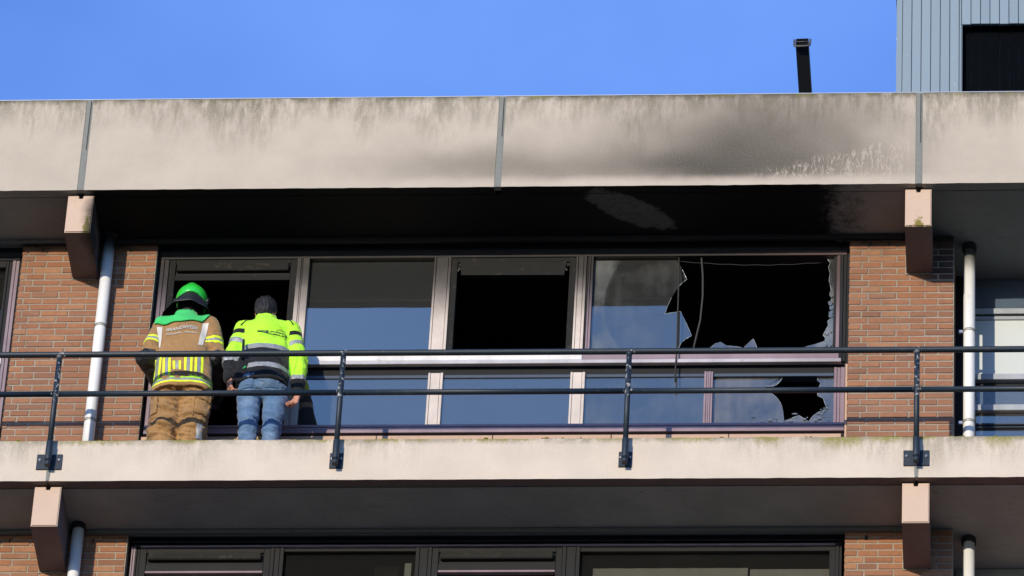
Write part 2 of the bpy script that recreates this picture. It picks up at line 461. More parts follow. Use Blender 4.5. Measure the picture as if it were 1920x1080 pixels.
mat_frame('frame_mauve', (0.24, 0.175, 0.195), z0=-1.0, z1=-0.3)
mat_frame('frame_grey', (0.017, 0.017, 0.016), rough=0.7, spec=0.12, z0=-1.4, z1=-0.3, sootcol=(0.013, 0.013, 0.012))
mat_frame('frame_white', (0.62, 0.60, 0.57), z0=-0.9, z1=-0.4)
mat_frame('frame_bar', (0.52, 0.48, 0.45), rough=0.3, metal=0.3)
mat_frame('frame_dark', (0.012, 0.012, 0.013), soot=False, rough=0.6, spec=0.2)
mat_frame('frame_blue', (0.30, 0.32, 0.345), soot=False, rough=0.45)
mat_frame('frame_clean_mauve', (0.22, 0.165, 0.185), soot=False, rough=0.4)
simple('bead_blue', (0.035, 0.052, 0.08, 1), 0.5)
simple('black_joint', (0.009, 0.009, 0.010, 1), 0.9, var=0.2)
simple('soot_lintel', (0.010, 0.010, 0.012, 1), 0.85, var=0.3)
simple('lintel_grey', (0.10, 0.105, 0.10, 1), 0.7, var=0.2)
simple('sill_tile', (0.42, 0.27, 0.18, 1), 0.6, var=0.15, vscale=30, bump=0.15)
simple('sealant', (0.165, 0.172, 0.155, 1), 0.8, var=0.22, vscale=26, bump=0.25, bscale=60)
simple('metal_trim', (0.45, 0.45, 0.45, 1), 0.45, 0.8)
simple('room_black', (0.006, 0.006, 0.0065, 1), 0.95, var=0.4, vscale=3)
simple('room_dim', (0.10, 0.10, 0.095, 1), 0.9, var=0.2, vscale=2)
simple('blind', (0.62, 0.66, 0.58, 1), 0.6)
simple('curtain', (0.72, 0.70, 0.66, 1), 0.9, var=0.15, vscale=4)
simple('white_strip', (0.72, 0.74, 0.66, 1), 0.5)
simple('seal_grey', (0.035, 0.035, 0.034, 1), 0.8)
simple('gasket', (0.016, 0.016, 0.017, 1), 0.8)
simple('roof_felt', (0.05, 0.05, 0.05, 1), 0.9)
simple('steel_bolt', (0.45, 0.44, 0.42, 1), 0.35, 0.9)
simple('duct_black', (0.012, 0.014, 0.018, 1), 0.6, var=0.35, vscale=9)
simple('duct_strap', (0.065, 0.062, 0.056, 1), 0.6, var=0.3, vscale=30)

def mat_pipe():
    g = NT('pipe_pvc')
    x, y, z = g.xyz()
    c = g.mix(g.noise(5.0, 4.0, 0.6, vec=g.scale((2, 2, 0.6))), (0.60, 0.59, 0.56), (0.73, 0.73, 0.71))
    c = g.mix(g.mul(g.rng(g.noise(40.0, 4.0, 0.7), 0.6, 0.72), 0.35), c, (0.25, 0.22, 0.18))
    s = g.mul(g.rng(g.add(z, g.mul(g.sub(g.noise(5.0, 3.0), 0.5), 0.15)), -0.34, -0.08), g.rng(x, 3.0, 3.1, 1.0, 0.93))
    c = g.mix(g.mul(s, 0.96), c, (0.015, 0.014, 0.014))
    M['pipe'] = g.shader(g.pbr(c, 0.42, 0.0, None, 0.45))
mat_pipe()
simple('pipe_clamp', (0.27, 0.26, 0.22, 1), 0.5, 0.4)

def mat_rail():
    g = NT('rail_paint')
    x, y, z = g.xyz()
    c = g.mix(g.noise(8.0, 4.0, 0.6), (0.008, 0.016, 0.026), (0.013, 0.023, 0.035))
    fx = g.math('ABSOLUTE', g.sub(g.math('FRACT', g.add(g.math('DIVIDE', x, BAY * 2 / 3), 0.5)), 0.5))
    near = g.rng(fx, 0.008, 0.032, 1.0, 0.0)
    chip = g.rng(g.add(g.noise(34.0, 4.0, 0.65), g.mul(near, 0.15)), 0.715, 0.755)
    zone = g.mul(chip, g.rng(z, -2.2, -2.15))
    c = g.mix(g.mul(zone, 0.85), c, (0.42, 0.41, 0.38))
    c = g.mix(g.rng(g.noise(20.0, 5.0, 0.7), 0.55, 0.75, 0.0, 0.4), c, (0.075, 0.08, 0.085))
    M['rail'] = g.shader(g.pbr(c, 0.5, 0.0, g.bump(g.noise(60.0, 3.0), 0.08, 0.003), 0.35))
mat_rail()

def mat_glass(name, refl=0.26, haze=0.085, tint=(0.55, 0.58, 0.60), dirt=0.0, arc=None, mesh=False, rcol=(1.0, 0.86, 0.64), film=(0.22, 0.23, 0.23), soot=0.0):
    g = NT(name)
    x, y, z = g.xyz()
    tr = g.n('ShaderNodeBsdfTransparent'); g.set(tr.inputs['Color'], tint + (1,) if len(tint) == 3 else tint)
    gl = g.n('ShaderNodeBsdfGlossy'); g.set(gl.inputs['Color'], rcol + (1,)); g.set(gl.inputs['Roughness'], 0.012)
    # old float glass is never quite flat
    g.set(gl.inputs['Normal'], g.bump(g.noise(1.6, 2.0, 0.5), 0.05, 0.02))
    ms = g.n('ShaderNodeMixShader'); g.set(ms.inputs[0], refl)
    g.t.links.new(tr.outputs[0], ms.inputs[1]); g.t.links.new(gl.outputs[0], ms.inputs[2])
    out = ms.outputs[0]
    f = None
    if dirt > 0:
        runs = g.noise(9.0, 4.0, 0.65, vec=g.scale((3.0, 1.0, 0.25)))
        cloud = g.noise(3.0, 5.0, 0.6)
        f = g.mul(g.add(g.mul(g.rng(runs, 0.35, 0.75), 0.22), g.mul(g.rng(cloud, 0.25, 0.75), 0.85)), dirt)
        spk = g.mul(g.rng(g.voro(60.0), 0.04, 0.09, 1.0, 0.0), g.rng(g.noise(9.0), 0.5, 0.6), 0.4)
        f = g.mx(f, spk)
        if arc:
            cx, cz, r = arc
            dd = g.math('SQRT', g.add(g.math('POWER', g.sub(x, cx), 2.0), g.math('POWER', g.mul(g.sub(z, cz), 0.92), 2.0)))
            f = g.mul(f, g.rng(dd, r - 0.012, r + 0.012, 0.42, 1.0))
    f = g.mx(f, haze) if f is not None else g.add(haze, 0.0)
    if mesh:
        lx = g.math('ABSOLUTE', g.sub(g.math('FRACT', g.mul(x, 62.0)), 0.5))
        lz = g.math('ABSOLUTE', g.sub(g.math('FRACT', g.mul(z, 62.0)), 0.5))
        ln = g.mul(g.rng(g.math('MINIMUM', lx, lz), 0.03, 0.09, 1.0, 0.0), 0.5)
        f = ln if f is None else g.mx(f, ln)
    if f is not None:
        df = g.pbr(g.mix(g.noise(8.0), film, tuple(v * 0.75 for v in film)), 0.8, spec=0.2)
        m2 = g.n('ShaderNodeMixShader'); g.set(m2.inputs[0], f)
        g.t.links.new(out, m2.inputs[1]); g.t.links.new(df, m2.inputs[2]); out = m2.outputs[0]
    M[name] = g.shader(out)
mat_glass('glass_clear', 0.41, dirt=0.03)
mat_glass('glass_low', 0.36, haze=0.12, dirt=0.05)
mat_glass('glass_sooty', 0.31, dirt=0.50, arc=(4.78, -0.58, 0.70))
mat_glass('glass_grimy', 0.31, dirt=0.26)
mat_glass('glass_cracked', 0.25, dirt=0.45, film=(0.26, 0.25, 0.25))
mat_glass('glass_dim', 0.075, haze=0.025, tint=(0.6, 0.6, 0.58), dirt=0.035)
mat_glass('glass_wired', 0.17, tint=(0.7, 0.72, 0.72), mesh=True, dirt=0.04, haze=0.42, film=(0.16, 0.22, 0.31))  # blue film stands in for sky seen in these panes
mat_glass('glass_edge', 0.22, tint=(0.6, 0.66, 0.64), dirt=0.55, film=(0.30, 0.31, 0.31))
simple('rim_glint', (0.30, 0.34, 0.34, 1), 0.15, 0.0, var=0.4, vscale=60, spec=0.9)
M['panel_wired'] = None
g = NT('wired_opal_panel')
x, y, z = g.xyz()
lx = g.math('ABSOLUTE', g.sub(g.math('FRACT', g.mul(x, 62.0)), 0.5)); lz = g.math('ABSOLUTE', g.sub(g.math('FRACT', g.mul(z, 62.0)), 0.5))
c_ = g.mix(g.mul(g.rng(g.math('MINIMUM', lx, lz), 0.02, 0.10, 1.0, 0.0), 0.35), g.mix(g.noise(2.5, 3.0), (0.45, 0.48, 0.47), (0.53, 0.56, 0.545)), (0.40, 0.42, 0.42))
M['panel_wired'] = g.shader(g.pbr(c_, 0.35, 0.0, None, 0.5))

g = NT('clad_paint')
x, y, z = g.xyz()
c_ = g.mix(g.rand(), (0.170, 0.225, 0.268), (0.192, 0.248, 0.29))
c_ = g.mix(g.rng(g.noise(1.6, 4.0, 0.6, vec=g.scale((2.0, 1.0, 0.5))), 0.35, 0.75, 0.0, 0.35), c_, (0.215, 0.265, 0.295))
c_ = g.mix(g.mul(g.rng(g.noise(45.0, 3.0, 0.6, vec=g.scale((1, 1, .25))), 0.70, 0.76), 0.5), c_, (0.62, 0.66, 0.66))
M['clad'] = g.shader(g.pbr(c_, 0.5, 0.0, None, 0.4))
simple('clad_shaded', (0.0018, 0.0026, 0.0038, 1), 0.9, var=0.25, vscale=3, spec=0.03)  # board colour blackened for the deep shade of the recess
simple('corner_trim', (0.36, 0.38, 0.37, 1), 0.6, var=0.2)

g = NT('ground_paving')
c_ = g.mix(g.rng(g.noise(0.12, 5.0, 0.6), 0.4, 0.6), (0.100, 0.100, 0.088), (0.070, 0.082, 0.055))
M['ground'] = g.shader(g.pbr(c_, 0.9, 0.0, None, 0.2))
g = NT('moss_tuft')
M['moss'] = g.shader(g.pbr(g.mix(g.noise(60.0, 3.0, 0.6), (0.085, 0.085, 0.018), (0.30, 0.26, 0.055)), 0.95, spec=0.1))

# ================================================================== the setting
bm = bmesh.new()
n_ = 12
for i in range(n_ + 1):
    for j in range(n_ + 1): bm.verts.new((-1400 + 2800 * i / n_, -1400 + 2800 * j / n_, -35.3))
bm.verts.ensure_lookup_table()
for i in range(n_):
    for j in range(n_):
        a = i * (n_ + 1) + j
        bm.faces.new([bm.verts[k] for k in (a, a + n_ + 1, a + n_ + 2, a + 1)])
ground = build('ground', bm, M['ground']); ground['kind'] = 'structure'

# ================================================================== the building
BX0, BX1 = -2 * BAY, 4 * BAY
bld = empty('apartment_building', (BX0, 0.0, -35.3))
tag(bld, 'concrete and red brick apartment block with a burnt-out window under its sooty roof edge', 'building')

# roof fascia panels with sealed joints
def fascia_panel(x0, x1, label=None):
    bm = bmesh.new()
    a, b = x0 + 0.027, x1 - 0.027
    n = 46
    for i in range(n + 1):                                  # slightly worn top and bottom arrises
        xx = a + (b - a) * i / n
        jt = 0.0035 * mnoise.noise((xx * 9, 1.3, 0)) + 0.002 * mnoise.noise((xx * 31, 4.3, 0))
        jb = 0.003 * mnoise.noise((xx * 13, 7.7, 0)) + 0.002 * mnoise.noise((xx * 40, 9.3, 0))
        for yy, zz in ((0.0, 0.0 + jb), (0.0, ZT - 0.010 + jt), (0.012, ZT + jt), (0.085, ZT + jt), (0.085, 0.0 + jb), (0.006, -0.0 + jb)):
            bm.verts.new((xx, yy, zz))
    bm.verts.ensure_lookup_table()
    for i in range(n):
        for k in range(6):
            q = (i * 6 + k, i * 6 + (k + 1) % 6, (i + 1) * 6 + (k + 1) % 6, (i + 1) * 6 + k)
            bm.faces.new([bm.verts[t] for t in q])
    bm.faces.new([bm.verts[k] for k in range(6)]); bm.faces.new([bm.verts[n * 6 + k] for k in range(6)][::-1])
    bmesh.ops.recalc_face_normals(bm, faces=bm.faces)
    bm.normal_update()
    for f in bm.faces: f.material_index = 1 if f.normal.z < -0.5 else 0      # faces pointing down take the darker soffit material
    return build('fascia_panel', bm, [M['fascia_concrete'], M['soffit_burnt']], bld, label=label)
labels = {0: 'roof edge panel with a faint grey smoke stain at its right end', 1: 'smoke-blackened roof edge panel with pale water runs'}
for k in range(-2, 4):
    fascia_panel(k * BAY, (k + 1) * BAY, labels.get(k))
for k in range(-1, 4):
    bm = bmesh.new()
    n = 24
    vs = []
    for i in range(n + 1):
        zz = 0.004 + (ZT - 0.006) * i / n
        w0 = -0.0285 + 0.0035 * mnoise.noise((k * 3.1, zz * 7, 0)); w1 = 0.0285 + 0.0035 * mnoise.noise((k * 3.1, zz * 7, 5))
        vs.append([bm.verts.new((k * BAY + w0, 0.006, zz)), bm.verts.new((k * BAY + w0 * 0.5, 0.003, zz)), bm.verts.new((k * BAY + w1 * 0.5, 0.003, zz)), bm.verts.new((k * BAY + w1, 0.006, zz)),
                   bm.verts.new((k * BAY + w1, 0.05, zz)), bm.verts.new((k * BAY + w0, 0.05, zz))])
    for a, b in zip(vs, vs[1:]):
        for q in range(6): bm.faces.new((a[q], a[(q + 1) % 6], b[(q + 1) % 6], b[q]))
    bm.faces.new(vs[0]); bm.faces.new(vs[-1][::-1])
    bmesh.ops.recalc_face_normals(bm, faces=bm.faces)
    build('joint_sealant', bm, M['sealant'], bld)
    box('split_line', k * BAY + 0.008, k * BAY + 0.013, -0.0005, 0.003, 0.42 + 0.1 * (k % 2), ZT - 0.02, M['black_joint'], bld)
box('roof_flashing', BX0, BX1, 0.012, 0.16, ZT + 0.0045, ZT + 0.012, M['metal_trim'], bld)
box('roof_slab', BX0, BX1, 0.0875, 9.0, 0.20, 0.70, M['roof_felt'], bld)
box('soffit', BX0, BX1, 0.0975, 1.60, 0.004, 0.198, M['soffit_burnt'], bld, label='fire-blackened underside of the roof slab with one bare patch')

# gallery slab, one storey down, and one more below the picture
def slab(x0, x1, ztop, zbot, label=None):
    bm = bmesh.new()
    n = 70
    for i in range(n + 1):
        xx = x0 + (x1 - x0) * i / n
        jt = 0.004 * mnoise.noise((xx * 9, ztop, 0)) + 0.003 * mnoise.noise((xx * 27, ztop, 4))
        jb = 0.003 * mnoise.noise((xx * 13, zbot, 0)) + 0.002 * mnoise.noise((xx * 41, zbot, 4))
        for yy, zz in ((0.0, zbot + jb), (0.0, ztop - 0.008 + jt), (0.008, ztop + jt), (0.12, ztop + jt), (0.12, ztop - 0.133), (0.70, ztop - 0.133), (0.70, zbot + 0.06), (0.0975, zbot + 0.06), (0.085, zbot + jb)):
            bm.verts.new((xx, yy, zz))
    bm.verts.ensure_lookup_table()
    for i in range(n):
        for k in range(9):
            bm.faces.new([bm.verts[t] for t in (i * 9 + k, i * 9 + (k + 1) % 9, (i + 1) * 9 + (k + 1) % 9, (i + 1) * 9 + k)])
    bm.faces.new([bm.verts[k] for k in range(9)]); bm.faces.new([bm.verts[n * 9 + k] for k in range(9)][::-1])
    bmesh.ops.recalc_face_normals(bm, faces=bm.faces)
    bm.normal_update()
    for f in bm.faces: f.material_index = 1 if f.normal.z < -0.5 else 0  # downward faces take the shade-toned concrete
    return build('gallery_slab', bm, [M['slab_concrete'], M['shaded_concrete']], bld, label=label)
STOREY = S0
for k in range(-1, 2):
    slab(k * 2 * BAY + 0.006, (k + 1) * 2 * BAY - 0.006, S1, S0, ['', 'cream gallery slab with mossy top edge', ''][k + 1] or None)
box('slab_back', BX0, BX1, 0.705, 1.60, S0 + 0.06, FLOOR, M['soffit_plain'], bld)
box('soffit', BX0, BX1, 0.105, 1.60, S0 + 0.004, S0 + 0.056, M['soffit_plain'], bld, label='grey underside of the gallery slab')
box('gallery_slab', BX0, BX1, 0.0, 1.60, S0 + STOREY, S1 + STOREY, M['slab_concrete'], bld)
for k in (0, 1):
    bm = bmesh.new()                       # dab of sealant squeezed out at the slab joint below a post
    prism_xz(bm, [(k * 2 * BAY - 0.013, S0 + 0.003), (k * 2 * BAY + 0.012, S0 + 0.002), (k * 2 * BAY + 0.017, S0 + 0.09), (k * 2 * BAY - 0.016, S0 + 0.11)], -0.003, 0.02)
    build('joint_sealant', bm, M['sealant'], bld)

# moss cushions sitting on the slab's edge
bm = bmesh.new()
for i in range(420):
    xx = R.uniform(-0.75, 7.6)
    dens = mnoise.noise((xx * 1.9, 2.2, 0)) + 0.5 * mnoise.noise((xx * 6.0, 8.2, 0))
    if dens < 0.02 and R.random() < 0.85: continue
    r = R.uniform(0.004, 0.011)
    m_ = Matrix.Translation((xx, R.uniform(0.002, 0.05), S1 + 0.000)) @ Matrix.Diagonal((R.uniform(1.0, 2.4), 1.0, R.uniform(0.5, 0.9), 1))
    bmesh.ops.create_icosphere(bm, subdivisions=1, radius=r, matrix=m_)
build('moss', bm, M['moss'], bld, kind='stuff')

# corbels carrying the slabs
def bracket(xc, ztop):
    x0, x1, z0 = xc - 0.102, xc + 0.100, ztop - 0.384
    bm = bmesh.new()
    zt = ztop - 0.012
    pts = [(x0, z0), (x1, z0), (x1, zt), (xc + 0.020, zt), (xc + 0.014, zt - 0.028), (xc - 0.014, zt - 0.028), (xc - 0.020, zt), (x0, zt)]
    prism_xz(bm, pts, 0.052, YW + 0.02)
    es = [e for e in bm.edges if abs(e.verts[0].co.y - 0.052) < 1e-4 and abs(e.verts[1].co.y - 0.052) < 1e-4]
    bmesh.ops.bevel(bm, geom=es, offset=0.007, segments=2, affect='EDGES')
    bm.normal_update()
    for f in bm.faces: f.material_index = 0 if f.normal.y < -0.3 else 1        # all but the front take darker concrete, shade put into the colour
    return build('bracket', bm, [M['bracket'], M['shaded_concrete']], bld)
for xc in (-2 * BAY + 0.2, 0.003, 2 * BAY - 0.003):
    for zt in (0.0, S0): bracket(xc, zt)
# crumbs of mortar squeezed out where a corbel meets the wall
for xc in (0.003, 2 * BAY - 0.003):
    for zt in (0.0, S0):
        bm = bmesh.new()
        z0 = zt - 0.384
        pts = []
        for i in range(15): pts.append((xc - 0.102 - 0.004 - 0.006 * R.random(), zt - 0.02 - 0.364 * i / 14))
        for i in range(10): pts.append((xc - 0.108 + 0.19 * i / 9, z0 - 0.006 - 0.012 * R.random()))
        pts += [(xc + 0.08, z0 + 0.02), (xc - 0.09, z0 + 0.02), (xc - 0.09, zt - 0.02)]
        prism_xz(bm, pts, YW - 0.006, YW + 0.01)
        build('mortar_bed', bm, M['mortar'], bld)

# ------------------------------------------------------------------ brick piers, brick by brick
ROW = 0.0622
_bcache = {}
def brick_mesh(ln, h, v):
    key = (round(ln, 3), round(h, 3), v)
    if key in _bcache: return _bcache[key]
    rr = random.Random(hash(key) & 0xffff)
    bm = bmesh.new(); bbox(bm, 0, ln, 0, 0.08, 0, h, 0.0035)
    for q in bm.verts: q.co += Vector((rr.uniform(-.0016, .0016), rr.uniform(-.0012, .0012), rr.uniform(-.0013, .0013)))
    me = bpy.data.meshes.new('brick'); bm.to_mesh(me); bm.free(); me.materials.append(M['brick'])
    _bcache[key] = me
    return me
def pier(x0, x1, ztop, rows, patA, patB, zbot, skip=()):
    bm = bmesh.new(); bbox(bm, x0 + 0.004, x1 - 0.004, YW + 0.0055, YW + 0.30, zbot, ztop - 0.003)
    w = build('brick_pier', bm, M['mortar'], bld)
    off = absloc(w)
    for r in range(rows):
        pat = patA if r % 2 == 0 else patB
        x = x0
        zc = ztop - 0.012 - (r + 1) * ROW + 0.010
        if zc < zbot: break
        for i, mod in enumerate(pat):
            ln = mod - 0.0105
            h = 0.0505 + R.choice((-0.0012, 0.0, 0.0012))
            if x + ln > x1: ln = x1 - x
            o = bpy.data.objects.new('brick', brick_mesh(ln, h, R.randrange(5)))
            COL.objects.link(o); o.parent = w
            o.location = Vector((x + R.uniform(-.0012, .0012), YW + R.uniform(-.0015, .0022), zc + R.uniform(-.0012, .0012))) - off
            o.rotation_euler = (R.uniform(-.006, .006), R.uniform(-.003, .003), R.uniform(-.005, .005))
            x += mod
    return w
LA, LB = (0.11, 0.22, 0.22, 0.22, 0.22, 0.0828), (0.0525, 0.15, 0.22, 0.22, 0.22, 0.2103)
RA, RB = (0.102, 0.152, 0.22, 0.22, 0.1221), (0.152, 0.22, 0.22, 0.2241)
pier(-0.5207, 0.5517, -0.004, 43, LA, LB, FLOOR + 0.004)
pier(5.988, 6.8036, -0.004, 43, RA, RB, FLOOR + 0.004)
pier(-0.5207, 0.5517, S0 - 0.004, 14, LB, LA, S0 - 0.889)
pier(5.988, 6.8036, S0 - 0.004, 14, RB, RA, S0 - 0.889)
for a, b in ((-0.5207, 0.5517), (5.988, 6.8036)):
    box('lower_pier', a, b, YW, YW + 0.30, S1 + STOREY, S0 - 0.890, M['brick_courses'], bld)
    for xx, zz in ((a + 0.155, -0.07), (a + 0.72 if a < 1 else a + 0.30, -0.07), (a + 0.16, S0 - 0.075), (a + 0.8 if a < 1 else a + 0.15, S0 - 0.075)):
        box('weep_hole', xx, xx + 0.011, YW - 0.003, YW + 0.02, zz - 0.032, zz + 0.008, M['black_joint'], bld)
box('lower_storeys', BX0, BX1, YW, 9.0, -35.3, S0 + STOREY - 0.004, M['brick_courses'], bld)
# masonry under the sills and outside the picture
for a, b in ((BX0, -0.525), (0.556, 5.984)):
    box('spandrel', a, b, YW + 0.03, YW + 0.25, FLOOR + 0.004, -2.000, M['brick_courses'], bld)
    box('spandrel', a, b, YW + 0.03, YW + 0.25, S1 + STOREY + 0.004, -1.955 + STOREY, M['brick_courses'], bld)
# flashing strip where wall meets slab
box('lintel_strip', -0.52, 6.44, YW - 0.030, YW - 0.004, -0.046, 0.000, M['soot_lintel'], bld)
box('lintel_strip', BX0, -0.103, YW - 0.034, YW - 0.031, -0.040, -0.001, M['lintel_grey'], bld)
box('lintel_strip', 0.108, 6.43, YW - 0.030, YW - 0.004, S0 - 0.038, S0 - 0.001, M['lintel_grey'], bld)
box('lintel_strip', BX0, -0.103, YW - 0.030, YW - 0.004, S0 - 0.038, S0 - 0.001, M['lintel_grey'], bld)

# ------------------------------------------------------------------ rooms behind the glass
def room(name, x0, x1, y0, y1, z0, z1, mat):
    bm = bmesh.new(); bbox(bm, x0, x1, y0, y1, z0, z1)
    fr = [f for f in bm.faces if all(abs(v.co.y - y0) < 1e-5 for v in f.verts)]
    bmesh.ops.delete(bm, geom=fr, context='FACES')
    bmesh.ops.reverse_faces(bm, faces=bm.faces)
    return build(name, bm, mat, bld)
room('burnt_room', 0.50, 6.0, 0.93, 5.2, FLOOR + 0.01, -0.002, M['room_black'])
room('room', BX0 + 0.1, -0.55, 0.93, 4.5, FLOOR + 0.01, -0.002, M['room_dim'])
room('room', 0.50, 6.0, 0.93, 4.5, S1 + STOREY + 0.01, S0 - 0.002, M['room_dim'])
room('room', BX0 + 0.1, -0.55, 0.93, 4.5, S1 + STOREY + 0.01, S0 - 0.002, M['room_dim'])

# ------------------------------------------------------------------ main window band
YF = 0.690          # front of the frame members
def member(par, name, x0, x1, z0, z1, mat, y0=YF, y1=0.80, grooves=(), vertical=True, bev=0.003):
    """aluminium member, its face folded into flats separated by shadow grooves"""
    if not grooves:
        return box(name, x0, x1, y0, y1, z0, z1, mat, par, bev)
    bm = bmesh.new()
    cuts = sorted(grooves)
    w = 0.0035
    if vertical:
        e = [x0] + [v for c in cuts for v in (c - w / 2, c + w / 2)] + [x1]
        for i in range(0, len(e), 2): bbox(bm, e[i], e[i + 1], y0 + (0.004 if (i // 2) % 2 else 0.0), y1, z0, z1, 0.0018)
        bbox(bm, x0 + 0.002, x1 - 0.002, y0 + 0.012, y1 - 0.002, z0 + 0.001, z1 - 0.001)
    else:
        e = [z0] + [v for c in cuts for v in (c - w / 2, c + w / 2)] + [z1]
        for i in range(0, len(e), 2): bbox(bm, x0, x1, y0 + (0.004 if (i // 2) % 2 else 0.0), y1, e[i], e[i + 1], 0.0018)
        bbox(bm, x0 + 0.001, x1 - 0.001, y0 + 0.012, y1 - 0.002, z0 + 0.002, z1 - 0.002)
    return build(name, bm, mat, par)

def pane(par, x0, x1, z0, z1, mat, y=0.735, name='pane'):
    return box(name, x0, x1, y, y + 0.006, z0, z1, mat, par)

def vent_sash(par, x0, x1, z0, z1, fr, slot_top, glass=None):
    """casement: thin grey frame with a trickle-vent box across its head"""
    s = empty('vent_sash', (x0, YF, z0), par)
    t = 0.050
    member(s, 'stile', x0, x0 + t, z0, z1, fr, YF + 0.006, 0.785)
    member(s, 'stile', x1 - t, x1, z0, z1, fr, YF + 0.006, 0.785)
    member(s, 'top_rail', x0 + t, x1 - t, z1 - 0.042, z1, fr, YF + 0.0065, 0.784)
    return s

win = empty('window_band', (0.556, YF, -1.955), bld)
win['label'] = 'aluminium window band with an open casement and smashed right-hand panes'
# head, jambs, sill
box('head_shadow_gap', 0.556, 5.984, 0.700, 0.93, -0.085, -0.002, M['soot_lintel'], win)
member(win, 'head_frame', 0.575, 5.965, -0.135, -0.088, M['frame_mauve'], grooves=(-0.112,), vertical=False)
member(win, 'jamb', 0.575, 0.640, -1.815, -0.136, M['frame_mauve'], grooves=(0.604,))
box('jamb_gap', 0.5535, 0.574, 0.705, 0.93, -1.955, -0.086, M['black_joint'], win)
box('jamb_gap', 5.966, 5.986, 0.705, 0.93, -1.905, -0.086, M['black_joint'], win)
box('timber_batten', 5.9695, 5.9855, 0.655, 0.70, -1.998, -1.26, M['sill_tile'], win)
member(win, 'jamb', 5.882, 5.965, -1.815, -1.262, M['frame_mauve'], grooves=(5.905, 5.930))
member(win, 'jamb', 5.915, 5.965, -1.200, -0.136, M['frame_dark'], grooves=(5.94,))
box('glazing_bead', 5.888, 5.9145, YF + 0.004, 0.78, -1.116, -0.137, M['frame_mauve'], win, 0.002)
box('jamb_gap', 5.866, 5.8875, YF + 0.02, 0.78, -1.116, -0.137, M['frame_dark'], win)
member(win, 'sill_frame', 0.575, 5.965, -1.897, -1.817, M['frame_mauve'], 0.672, 0.81, grooves=(-1.842, -1.868), vertical=False)
box('sill_gap', 0.556, 5.984, 0.700, 0.93, -1.998, -1.898, M['black_joint'], win)
sx = 0.560
for k in range(6):
    ln = (0.92, 0.905, 0.895, 0.91, 0.90, 0.86)[k]
    box('sill_tile', sx, sx + ln - 0.006, 0.672, 0.6985, -1.998, -1.927, M['sill_tile'], win, 0.003)
    sx += ln
# mullions
def mullion(x0, x1, z0, z1, mat, g=None, y0=YF - 0.006):
    member(win, 'mullion', x0, x1, z0, z1, mat, y0, 0.80, grooves=g if g else (x0 + 0.018, x1 - 0.022))
mullion(1.655, 1.752, -1.815, -0.136, M['frame_cream'], (1.688, 1.700))
mullion(2.735, 2.868, -1.116, -0.136, M['frame_cream'])
mullion(3.850, 3.932, -1.116, -0.136, M['frame_cream'])
member(win, 'bead_strip', 3.933, 3.950, -1.116, -0.136, M['frame_dark'], YF + 0.010, 0.79)
mullion(3.951, 3.985, -1.116, -0.136, M['frame_mauve'], (3.966,))
mullion(2.748, 2.862, -1.815, -1.300, M['frame_cream'])
mullion(3.850, 3.962, -1.815, -1.300, M['frame_cream'])
mullion(4.884, 4.950, -1.815, -1.300, M['frame_mauve'], (4.902, 4.918, 4.934))
# transom: white rail, drip bar standing proud of it, dark gap and the head of the lower lights
member(win, 'transom', 1.753, 3.930, -1.192, -1.116, M['frame_white'], YF - 0.010, 0.80, grooves=(-1.178,), vertical=False)
member(win, 'transom', 3.932, 5.914, -1.192, -1.116, M['frame_mauve'], YF - 0.008, 0.80, grooves=(-1.178,), vertical=False)
box('drip_bar', 1.753, 5.935, 0.650, 0.69, -1.238, -1.203, M['frame_bar'], win, 0.003)
box('transom_gap', 1.753, 5.965, 0.715, 0.80, -1.300, -1.193, M['black_joint'], win)
box('head_bead', 1.753, 5.880, YF + 0.022, 0.79, -1.330, -1.301, M['bead_blue'], win, 0.002)
# bay 1: the open casement the two men look through
s1 = vent_sash(win, 0.645, 1.654, -1.815, -0.137, M['frame_grey'], -0.2)
box('vent_box', 0.705, 1.590, 0.676, 0.72, -0.262, -0.185, M['frame_grey'], s1, 0.006)
box('vent_slot', 0.70, 1.60, 0.712, 0.78, -0.292, -0.180, M['black_joint'], s1)
box('lower_rail', 0.6955, 1.6035, YF + 0.008, 0.783, -0.345, -0.293, M['frame_grey'], s1, 0.002)
# bay 3: open hopper with its flap folded up
s3 = vent_sash(win, 2.869, 3.849, -1.114, -0.137, M['frame_grey'], -0.2)
box('vent_slot', 2.92, 3.798, 0.712, 0.78, -0.21, -0.180, M['black_joint'], s3)
bm = bmesh.new()
prism_xz(bm, [(2.955, -0.345), (3.762, -0.350), (3.775, -0.215), (2.942, -0.210)], 0.655, 0.70)
flap = build('vent_flap', bm, M['frame_grey'], s3)
for xx in (2.925, 3.785):
    bm = bmesh.new(); tube(bm, [(xx, 0.70, -0.235), (xx + (0.02 if xx < 3 else -0.02), 0.668, -0.27), (xx, 0.665, -0.30)], 0.006, 8)
    build('hinge_arm', bm, M['duct_strap'], s3)
box('bottom_rail', 2.9195, 3.7985, YF + 0.008, 0.783, -1.114, -1.085, M['frame_dark'], s3)
# glass: bay 2, lower lights
pane(win, 1.7525, 2.7345, -1.117, -0.135, M['glass_clear'])
for a, b, m_ in ((1.7525, 2.7475, 'glass_low'), (2.8625, 3.8495, 'glass_low'), (3.9625, 4.8835, 'glass_grimy')):
    pane(win, a, b, -1.8165, -1.3295, M[m_], 0.722)

